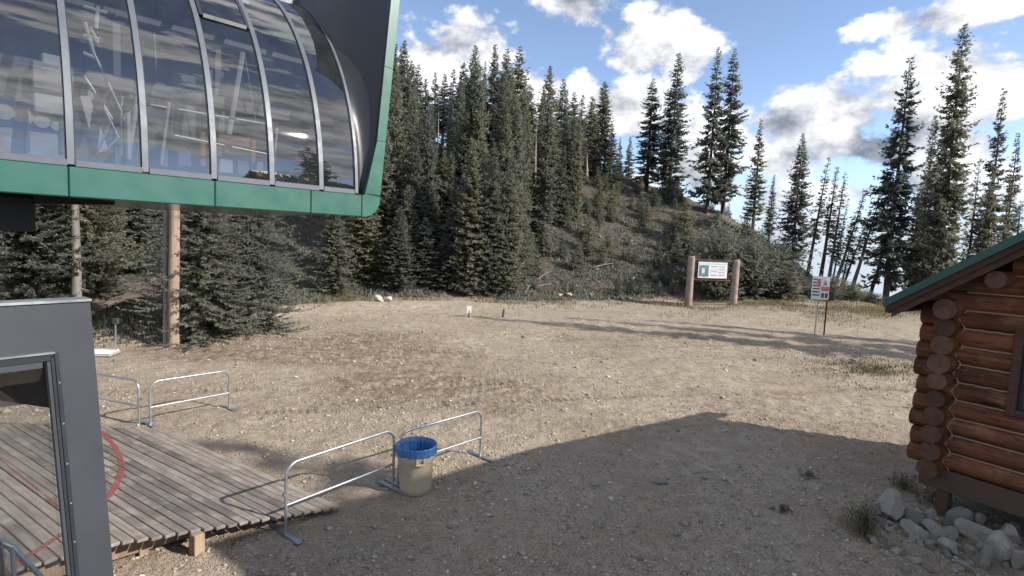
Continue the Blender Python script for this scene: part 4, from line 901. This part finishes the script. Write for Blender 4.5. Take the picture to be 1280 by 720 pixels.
def LF(px, dep):
    if dep > 61: return 'far slender spruce on the crest behind the dense forest', 'far spruces on the crest'
    if px < 470: return 'tall spruce of the forest hidden partly behind the terminal', 'forest spruces behind the terminal'
    if px < 560: return 'tall spruce in the dense forest beside the flared end of the terminal', 'forest spruces beside the terminal end'
    if px < 670: return 'tall spruce in the dense forest above the white marker plate', 'forest spruces above the marker plate'
    return 'tall spruce of the dense forest bordering the open rocky slope', 'forest spruces bordering the open slope'
for k, px, top, dep, wp in FOR: tree_px(k, px, top, dep, wp, *LF(px, dep))
rf_ = random.Random(21); cnt = 0
while cnt < 105:
    px = rf_.uniform(250, 770); dep = rf_.uniform(34, 72)
    x_ = (px-640)/F*dep; a_ = atan2(x_, dep); foot = float(np.interp(a_, TA, TF))*cos(a_)
    if dep < foot+4+max(0, (px-660)*.16)+(10 if px < 465 else 0): continue
    top = float(np.interp(px, ex, ey))+rf_.uniform(6, 90); T = depth_at(px, top, dep); H = T.z-tz(T.x, dep)
    if H < 6 or H > 23: continue
    tree_px(rf_.choice(['mid0', 'mid1', 'mid2', 'mid3', 'mid4', 'thin1', 'thin0']), px, top, dep, rf_.uniform(1.7, 2.6)*H/17*F/dep*1.25, *LF(px, dep)); cnt += 1
for px, top, dep in ((548, 135, 44), (605, 120, 45), (672, 150, 52), (524, 190, 40), (716, 170, 58), (640, 165, 47), (735, 190, 61), (585, 210, 40)): tree_px('snag', px, top, dep, 26, 'bare grey dead spruce stem standing in the forest', 'dead stems in the forest', name='dead_spruce')
# younger trees at the forest edge, lower tops
FE = [('mid0', 556, 190, 38, 40), ('mid1', 638, 200, 40, 48), ('mid4', 584, 150, 41, 44), ('mid2', 525, 150, 37, 44), ('mid3', 480, 150, 36, 48), ('mid0', 455, 200, 33.5, 48), ('mid4', 612, 230, 38.5, 34), ('mid1', 668, 215, 45, 40), ('mid2', 700, 205, 50, 34), ('sap1', 660, 285, 40, 30), ('mid3', 510, 230, 35, 40), ('mid1', 418, 240, 31, 46), ('mid3', 545, 255, 36, 34), ('sap0', 600, 290, 36.5, 26)]
rfe = random.Random(77)
for k in range(34):
    px = rfe.uniform(470, 655); foot = float(np.interp(atan((px-640)/F), TA, TF))*cos(atan((px-640)/F)); dep = foot+rfe.uniform(1.5, 8)+max(0, px-650)*.15
    FE.append((rfe.choice(['mid0', 'mid1', 'mid2', 'mid3', 'mid4']), px, rfe.uniform(170, 300), dep, rfe.uniform(30, 46)))
for k, px, top, dep, wp in FE: tree_px(k, px, top, dep, wp, 'younger spruce at the lower edge of the dense forest', 'younger spruces at the forest edge')
# saplings on the open slope
rs2 = random.Random(33); cnt = 0
while cnt < 128:
    px = rs2.uniform(650, 905); dep = rs2.uniform(37, 66); x_ = (px-640)/F*dep; a_ = atan2(x_, dep); foot = float(np.interp(a_, TA, TF))*cos(a_)
    if dep < foot+1.5: continue
    if px > 690 and px < 790 and dep < foot+7 and rs2.random() < .6: continue
    H = rs2.uniform(.7, 2.3)*(1 if rs2.random() < .85 else 1.6); tree(rs2.choice(['sap0', 'sap1']), x_, dep, H, H*rs2.uniform(.42, .62), 'knee to head high fir sapling on the open rocky slope', 'fir saplings on the slope', name='fir_sapling'); cnt += 1
cnt = 0
while cnt < 44:
    px = rs2.uniform(895, 1015); dep = rs2.uniform(39, 54); x_ = (px-640)/F*dep
    zt = float(np.interp(px, [895, 930, 960, 985, 1005, 1015], [262, 275, 285, 312, 332, 345])); T = depth_at(px, zt+rs2.uniform(0, 70), dep); z = tz(x_, dep); H = T.z-z
    if H < .8 or H > 4.5: continue
    tree(rs2.choice(['bush0', 'bush1', 'sap1']), x_, dep, H, H*rs2.uniform(.8, 1.3), 'low wind-bent bushy fir in the thicket between the signs', 'bushy firs in the thicket', name='bushy_fir'); cnt += 1
for px, top, dep, wp in ((1044, 346, 40, 34), (1056, 352, 42, 30), (1068, 356, 41, 34), (1082, 364, 42, 34), (1095, 368, 41, 26), (1108, 376, 40, 20), (1036, 352, 42, 30)):
    tree_px('bush1', px, top, dep, wp, 'low green-brown bush beside the notice sign at the drop-off', 'bushes beside the notice sign', name='bushy_fir', cat='bush')
# near trees at the left, under the terminal
tree_px('near', 252, 205, 18.2, 150, 'big blue-green spruce with drooping boughs behind the bare wooden pole', name='spruce_tree'); tree_px('near', 312, 190, 20.2, 132, 'blue-green spruce joined to the big one behind the wooden pole', name='spruce_tree')
for px, top, dep, wp, lab in ((30, 120, 21, 150, 'broad sunlit pine under the terminal, beyond the dark booth'), (105, 150, 22.5, 100, 'sunlit pine with a pale stem under the terminal'), (-40, 140, 22, 120, 'broad pine at the far end under the terminal housing')):
    tree_px('nearpine', px, top, dep, wp, lab, 'pines under the terminal', name='pine_tree')
for px, top, dep, wp in ((60, 140, 30, 110), (150, 130, 31, 90), (190, 150, 33, 90), (240, 130, 40, 70), (290, 150, 44, 70), (-30, 130, 30, 120), (10, 150, 34, 90), (120, 160, 36, 80), (335, 160, 46, 60), (165, 190, 28, 60)):
    tree_px('mid1', px, top, dep, wp, 'dark spruce in the shaded wood behind the terminal', 'spruces behind the terminal')
for px, dep, r_ in ((95, 21.2, .16), (4, 20.4, .13)):
    P = depth_at(px, 370, dep); z = tz(P.x, dep)
    s_ = thing('dead_tree', ['pale bare dead tree standing before the sunlit pine', 'pale bare dead tree at the far end of the pines'][px < 50], 'tree', (P.x, dep, z-.2)); 
    MB().tube([(0, 0, 0), (.05, 0, 2), (.02, .03, 4.5), (.10, 0, 7)], [r_*1.2, r_, r_*.8, r_*.5], 10).build('stem', 'pale_bark', s_, smooth=True)
    b = MB()
    for k in range(5): z_ = 1.2+k*.9; a_ = k*2.2; b.tube([(.03, 0, z_), (.03+.5*cos(a_), .5*sin(a_), z_-.1)], [.03, .008], 6)
    b.build('branch_stub', 'pale_bark', s_)
# trees beside the cabin, beyond the frame, whose shadows lie across the clearing
for x_, y_, H, k in ((26, 17.4, 18.5, 'thin1'), (31.5, 17.8, 18.5, 'thin0'), (35, 18.6, 18, 'thin2'), (25.5, -.8, 20, 'thin1'), (27.8, -2.4, 19.6, 'thin0')):
    tree(k, x_, y_, H, None, 'spruce standing on the sunny side of the cabin', 'spruces beside the cabin', z=-.2)

for k in range(16):
    a_ = radians(122+k*4.2+rs2.uniform(-1.5, 1.5)); d_ = rs2.uniform(30, 46); x_, y_ = d_*sin(a_), d_*cos(a_)
    tree(rs2.choice(['mid0', 'mid1', 'mid3', 'thin1']), x_, y_, rs2.uniform(9, 14), None, 'spruce across the yard from the lift terminal, mirrored in its glass', 'spruces facing the terminal glass', z=-.1)
# ------------------------------------------------------------------ bare wooden pole, stake, slab
P = ground_at(217, 434); po = thing('wooden_pole', 'bare peeled wooden pole in front of the big blue-green spruce', 'pole', (P.x, P.y, tz(P.x, P.y)))
b = MB(); b.tube([(0, 0, -.3), (.01, 0, 1.5), (.06, 0, 3.2), (.12, 0, 6.5), (.16, 0, 9)], [.165, .155, .145, .13, .11], 14); b.build('shaft', 'pole_wood', po, smooth=True)
MB().tube([(-.27, .05, -.2), (-.25, .05, 1.6), (-.22, .04, 3.6), (-.16, 0, 6)], [.09, .08, .075, .06], 10).build('side_stem', 'pale_bark', po, smooth=True)
P = ground_at(145, 443); st = thing('marker_post', 'thin grey marker post with small dark box near the white slab', 'post', (P.x, P.y, tz(P.x, P.y)))
MB().tube([(0, 0, -.1), (0, 0, .98)], .022, 8).build('post', 'galvanised', st); MB().box((-.06, -.05, .90), (.09, .05, 1.06), bev=.01).build('box', 'machine_dark', st)
P = ground_at(124, 444); sl = thing('utility_cover', 'low white metal cover lying on the dirt by the booth', 'cover', (P.x, P.y, tz(P.x, P.y)), .2)
MB().box((-.42, -.30, .0), (.42, .30, .06), bev=.02).build('base', 'concrete', sl); MB().box((-.40, -.28, .062), (.40, .28, .115), bev=.02).build('lid', 'white_paint', sl)

# ------------------------------------------------------------------ trail map board
Lp = ground_at(860, 383); Rp = ground_at(916, 384); Lp.z = tz(Lp.x, Lp.y); Rp.z = tz(Rp.x, Rp.y)
mb = thing('trail_map_board', 'trail map board hung between two thick peeled log posts', 'sign', (Lp.x, Lp.y, Lp.z), atan2(Rp.y-Lp.y, Rp.x-Lp.x)); LW = hypot(Rp.x-Lp.x, Rp.y-Lp.y)
ztop = depth_at(861, 320, Lp.y).z-Lp.z
for x_, dz in ((0, 0), (LW, Rp.z-Lp.z)):
    MB().tube([(x_, 0, -.4+dz), (x_, 0, 1.2), (x_+.01, 0, ztop-.06-(.12 if x_ else 0)), (x_+.01, 0, ztop-(.12 if x_ else 0))], [.25, .24, .225, .17], 16).build('post', 'sign_log', mb, smooth=True)
zt_, zb_ = depth_at(868, 327, Lp.y).z-Lp.z, depth_at(868, 347, Lp.y).z-Lp.z
for z in (zt_+.10, zb_-.12): MB().tube([(.1, .02, z), (LW-.1, .02, z-.03)], .075, 10).build('rail', 'fascia_wood', mb, smooth=True)
px0, px1 = .47, LW-.72
MB().box((px0-.05, -.10, zb_-.05), (px1+.05, -.03, zt_+.05), bev=.01).build('backing', 'fascia_wood', mb)
pn = MB().box((px0, -.125, zb_), (px1, -.101, zt_), bev=.004).build('panel', 'sign_white', mb)
hh = zt_-zb_; wwd = px1-px0
MB().box((px0+.03, -.131, zt_-.16), (px1-.03, -.127, zt_-.05)).build('title_bar', 'sign_pale', pn); MB().box((px0+.05, -.131, zb_+.08), (px0+wwd*.36, -.127, zt_-.2)).build('map_print', 'sign_teal', pn)
MB().box((px0+wwd*.12, -.135, zb_+.3), (px0+wwd*.22, -.132, zt_-.4)).build('map_print', 'sign_pale', pn)
for k in range(7):
    z = zt_-.26-k*(hh-.36)/7
    MB().box((px0+wwd*.42, -.131, z-.035), (px0+wwd*(.66+.02*(k % 3)), -.127, z)).build('print_line', 'sign_ink' if k % 3 == 0 else 'sign_pale', pn); MB().box((px0+wwd*.70, -.131, z-.035), (px0+wwd*(.92+.02*(k % 2)), -.127, z)).build('print_line', 'sign_ink' if k % 2 == 0 else 'sign_pale', pn)

# ------------------------------------------------------------------ notice sign
P = ground_at(1018, 418); zz0 = tz(P.x, P.y)
ns = thing('notice_sign', 'white double notice sign with red marks on a thin pole', 'sign', (P.x, P.y, zz0), 0)
k_ = P.y/F
T = depth_at(1016, 345, P.y); B_ = depth_at(1016, 374, P.y); sw_ = 22*k_; zt_, zb_ = T.z-zz0, B_.z-zz0; x0 = T.x-P.x-.02
MB().tube([(0, 0, -.2), (.03, 0, zb_), (.06, 0, zt_+.1)], .030, 10).build('pole', 'galvanised', ns, smooth=True); MB().box((sw_*.55, .03, -.2), (sw_*.55+.055, .085, zt_+.1), bev=.008).build('wooden_post', 'fascia_wood', ns)
for j, (a_, c_) in enumerate(((x0, x0+sw_*.495), (x0+sw_*.5, x0+sw_))):
    pn = MB().box((a_, -.05, zb_), (c_, -.034, zt_), bev=.004).build('panel', 'sign_white', ns); ww = c_-a_; hh = zt_-zb_
    if j == 0:
        MB().box((a_+ww*.6, -.056, zt_-hh*.45), (a_+ww*.95, -.052, zt_-hh*.1)).build('red_print', 'sign_red', pn)
        for k in range(6): MB().box((a_+ww*.1, -.056, zt_-hh*(.16+.135*k)), (a_+ww*(.55 if k < 3 else .9), -.052, zt_-hh*(.10+.135*k))).build('print_line', 'sign_ink', pn)
    else:
        b = MB(); cx = a_+ww*.5; b.add([(cx-.10, -.056, zt_-hh*.38), (cx+.10, -.056, zt_-hh*.38), (cx, -.056, zt_-hh*.12)], [(0, 1, 2)]); b.build('warning_print', 'sign_red', pn)
        MB().box((a_+ww*.06, -.056, zt_-hh*.62), (a_+ww*.94, -.052, zt_-hh*.44)).build('red_print', 'sign_red', pn)
        for k in range(2): MB().box((a_+ww*(.12+.42*k), -.056, zt_-hh*.92), (a_+ww*(.44+.42*k), -.052, zt_-hh*.72)).build('symbol_print', 'sign_ink', pn)

# ------------------------------------------------------------------ small markers at the far edge
P = ground_at(586, 397); z = tz(P.x, P.y); wm = thing('marker_flag', 'small white marker plate on a short stake at the far edge of the clearing', 'marker', (P.x, P.y, z), .1)
MB().tube([(0, 0, -.1), (.01, 0, .35)], .03, 8).build('stake', 'machine_dark', wm); MB().box((-.12, -.02, .22), (.10, .015, .56), bev=.01).build('plate', 'white_paint', wm)
P = ground_at(628, 396); wm = thing('marker_stub', 'short dark stub post near the white marker plate', 'post', (P.x, P.y, tz(P.x, P.y))); MB().tube([(0, 0, -.1), (.04, 0, .20), (.06, 0, .36)], [.06, .055, .05], 10).build('stub', 'machine_dark', wm, smooth=True); MB().tube([(.05, 0, .33), (.07, 0, .40)], .06, 10).build('cap', 'timber', wm, smooth=True)
for i, (px, py, rx) in enumerate(((474, 384, 8), (484, 384, 6))):
    P = ground_at(px, py); s_ = P.y/F; o = link('white_rock', RKP[i]); o.location = (P.x, P.y, tz(P.x, P.y)+.12); o.scale = (rx*s_, rx*s_*.8, rx*s_*.8); tag(o, ['larger white rock on the bank below the forest', 'smaller white rock beside the larger one on the bank'][i], 'rock')
# rocks and dead branches on the slope
for i in range(46):
    px = rs2.uniform(600, 1000) if i % 3 else rs2.uniform(690, 860); dep = rs2.uniform(34, 58); x_ = (px-640)/F*dep
    foot = float(np.interp(atan2(x_, dep), TA, TF))*cos(atan2(x_, dep))
    if dep < foot-.5: dep = foot+rs2.uniform(0, 5); x_ = (px-640)/F*dep
    s_ = rs2.uniform(.10, .34); o = link('slope_rock', RKS[i % 4]); o.location = (x_, dep, tz(x_, dep)+s_*.1); o.scale = (s_*1.2, s_, s_*.7); o.rotation_euler = (rs2.uniform(-.4, .4), 0, rs2.uniform(0, 6))
    tag(o, 'grey rock lying on the brown slope below the ridge', 'rock', 'rocks on the slope')
BR = [((668, 352), (690, 340)), ((655, 372), (664, 352)), ((672, 358), (700, 356)), ((700, 350), (718, 358)), ((785, 352), (820, 340)), ((812, 345), (800, 318)), ((640, 300), (668, 290)), ((715, 262), (750, 250)), ((770, 282), (800, 292)), ((828, 322), (845, 300)), ((690, 300), (712, 318)), ((740, 335), (770, 330)), ((380, 318), (408, 308)), ((845, 345), (862, 352)), ((770, 240), (800, 232))]
def slope_pt(px, py):
    d_ = ray(px, py); lo = None
    for k in range(400):
        t_ = 20+k*.15; q = Vector((0, 0, CZ))+d_*(t_/d_.y)
        if q.z <= tz(q.x, q.y): return q
    return Vector((0, 0, CZ))+d_*(45/d_.y)
for i, (a_, c_) in enumerate(BR):
    A1, C1 = slope_pt(*a_), slope_pt(*c_)
    if (C1-A1).length > 4: C1 = A1+(C1-A1).normalized()*3.2
    o = thing('fallen_branch', 'bleached fallen branch lying on the slope', 'branch', A1, 0, 'fallen branches on the slope'); v = C1-A1
    MB().tube([(0, 0, .02), tuple(v*.5+Vector((0, 0, .12))), tuple(v+Vector((0, 0, .1)))], [.045, .035, .015], 7).build('limb', 'dead_wood', o, smooth=True)
    MB().tube([tuple(v*.45+Vector((0, 0, .1))), tuple(v*.6+Vector((.25, .1, .45)))], [.02, .008], 6).build('twig', 'dead_wood', o)

# ------------------------------------------------------------------ grass and weeds
def blades(n, fx, hmin, hmax, name, label, mat_, wd_=.012):
    xs, ys = fx(n); zs_ = terrain(xs, ys); n = len(xs); hgt = RNG.uniform(hmin, hmax, n); a_ = RNG.uniform(0, 6.28, n); ln_ = RNG.uniform(.1, .55, n)*hgt; w_ = wd_*RNG.uniform(.6, 1.6, n)
    dx_, dy_ = np.cos(a_), np.sin(a_); base = np.stack([xs, ys, zs_-.01], -1); sd = np.stack([-dy_*w_, dx_*w_, 0*w_], -1); mid = base+np.stack([dx_*ln_*.35, dy_*ln_*.35, hgt*.6], -1); tip = base+np.stack([dx_*ln_, dy_*ln_, hgt], -1)
    V = np.stack([base-sd, base+sd, mid+sd*.8, tip, mid-sd*.8], 1); me = np_mesh(name, V.reshape(-1, 3), np.arange(n*5).reshape(-1, 5), mat_, tone=np.repeat(np.clip(RNG.normal(.5, .25, n), 0, 1), 5))
    return tag(link(name, me), label, 'grass', kind='stuff')
def grass_right(n):
    a_ = RNG.uniform(.27, .78, n*3); rf2 = np.interp(a_, TA, TF); r_ = rf2-2.5+RNG.normal(0, 3.4, n*3); x_, y_ = r_*np.sin(a_), r_*np.cos(a_); k = (fbm(x_*.5, y_*.5, 4) > RNG.uniform(-.25, .35, n*3)) & (r_ > 24); return x_[k][:n], y_[k][:n]
blades(9000, grass_right, .06, .24, 'grass', 'dry short grass on the swell around the notice sign', 'grass_blade', .012)
def grass_patch(n):
    x_ = RNG.normal(12.6, 1.3, n*2); y_ = RNG.normal(17.2, 1.7, n*2); k = fbm(x_*.9, y_*.9, 3) > RNG.uniform(-.3, .3, n*2); return x_[k][:n], y_[k][:n]
blades(2600, grass_patch, .03, .11, 'grass', 'thin green grass patch beside the cabin corner on the dirt', 'shrub_leaf', .010)
def grass_left(n):
    a_ = RNG.uniform(-.55, .28, n*2); rf2 = np.interp(a_, TA, TF); r_ = rf2-.3+RNG.normal(0, 1.9, n*2); x_, y_ = r_*np.sin(a_), r_*np.cos(a_); k = fbm(x_*.6, y_*.6, 3) > RNG.uniform(-.05, .4, n*2); return x_[k][:n], y_[k][:n]
blades(3200, grass_left, .05, .24, 'grass', 'straggly dry grass along the foot of the forest slope', 'grass_blade', .014)
def grass_mound(n): return RNG.normal(-13.4, 1.0, n), RNG.normal(19.2, 1.4, n)
blades(5000, grass_mound, .06, .20, 'grass', 'green grassy mound behind the marker post', 'shrub_leaf', .012)
def weed(px, py, n, spread, hmax, label, mat_='shrub_leaf'):
    P = ground_at(px, py); o = thing('weed_clump', label, 'weeds', (P.x, P.y, tz(P.x, P.y))); g = np.random.default_rng(int(px))
    b = MB(); V = []
    for k in range(n):
        a_ = g.uniform(0, 6.28); rr0 = abs(g.normal(0, spread)); h_ = hmax*g.uniform(.45, 1)*(1-.4*min(1, rr0/(spread*2.5))); ln_ = h_*g.uniform(.1, .6); bx, by = rr0*cos(a_), rr0*sin(a_); d1 = g.uniform(0, 6.28); p_ = [(bx, by, -.02), (bx+ln_*.4*cos(d1), by+ln_*.4*sin(d1), h_*.6), (bx+ln_*cos(d1), by+ln_*sin(d1), h_)]
        b.tube(p_, [.003, .0025, .0012], 3, False)
        for q in range(5):
            u_ = g.uniform(.25, 1); c_ = Vector(p_[0]).lerp(Vector(p_[2]), u_); e_ = g.uniform(0, 6.28); l_ = g.uniform(.02, .055); dv = Vector((cos(e_), sin(e_), g.uniform(-.2, .7))).normalized(); sv = dv.cross(Vector((0, 0, 1))).normalized()*l_*.22; V.append([c_, c_+dv*l_*.5+sv, c_+dv*l_, c_+dv*l_*.5-sv])
    tag(b.build('stems', 'weed_dry', o), kind='stuff'); Q = np.array([[tuple(x) for x in q] for q in V]); me = np_mesh('leaves', Q.reshape(-1, 3), np.arange(len(Q)*4).reshape(-1, 4), mat_, tone=g.random(len(Q)*4)); tag(link('leaves', me, o), kind='stuff')
weed(1078, 668, 150, .17, .50, 'bushy dry weeds growing beside the large rounded boulder'); weed(1130, 612, 60, .12, .34, 'small dry weeds under the cabin corner logs'); weed(1010, 597, 26, .07, .10, 'tiny green weed on the shaded gravel'); weed(978, 640, 26, .07, .12, 'low green weed among the shaded stones'); weed(1165, 628, 50, .14, .36, 'dry weeds between the cabin post and the corner logs')
for px, py, n, sp, hm, lab in ((432, 383, 120, .55, 1.0, 'reddish dry shrub on the bank at the forest edge'), (507, 378, 110, .35, .9, 'yellow-green shrub beside the white rocks'), (405, 388, 90, .5, .7, 'low dry shrub on the bank left of the reddish one'), (560, 378, 90, .5, .6, 'low green shrub at the foot of the forest')):
    weed(px, py, n, sp, hm, lab)
# a little undergrowth under the forest: uncountable
def under(n):
    a_ = RNG.uniform(-.6, .45, n*2); rf2 = np.interp(a_, TA, TF); r_ = rf2+RNG.uniform(.5, 22, n*2)**1.0; x_, y_ = r_*np.sin(a_), r_*np.cos(a_); k = fbm(x_*.35, y_*.35, 4) > RNG.uniform(-.35, .25, n*2); return x_[k][:n], y_[k][:n]
blades(34000, under, .06, .26, 'undergrowth', 'brown-green ground cover on the forested slope', 'needles_dull', .06)
print('trees', NT_[0], 'tris', sum(len(m_.loops)-2*len(m_.polygons) for m_ in bpy.data.meshes))
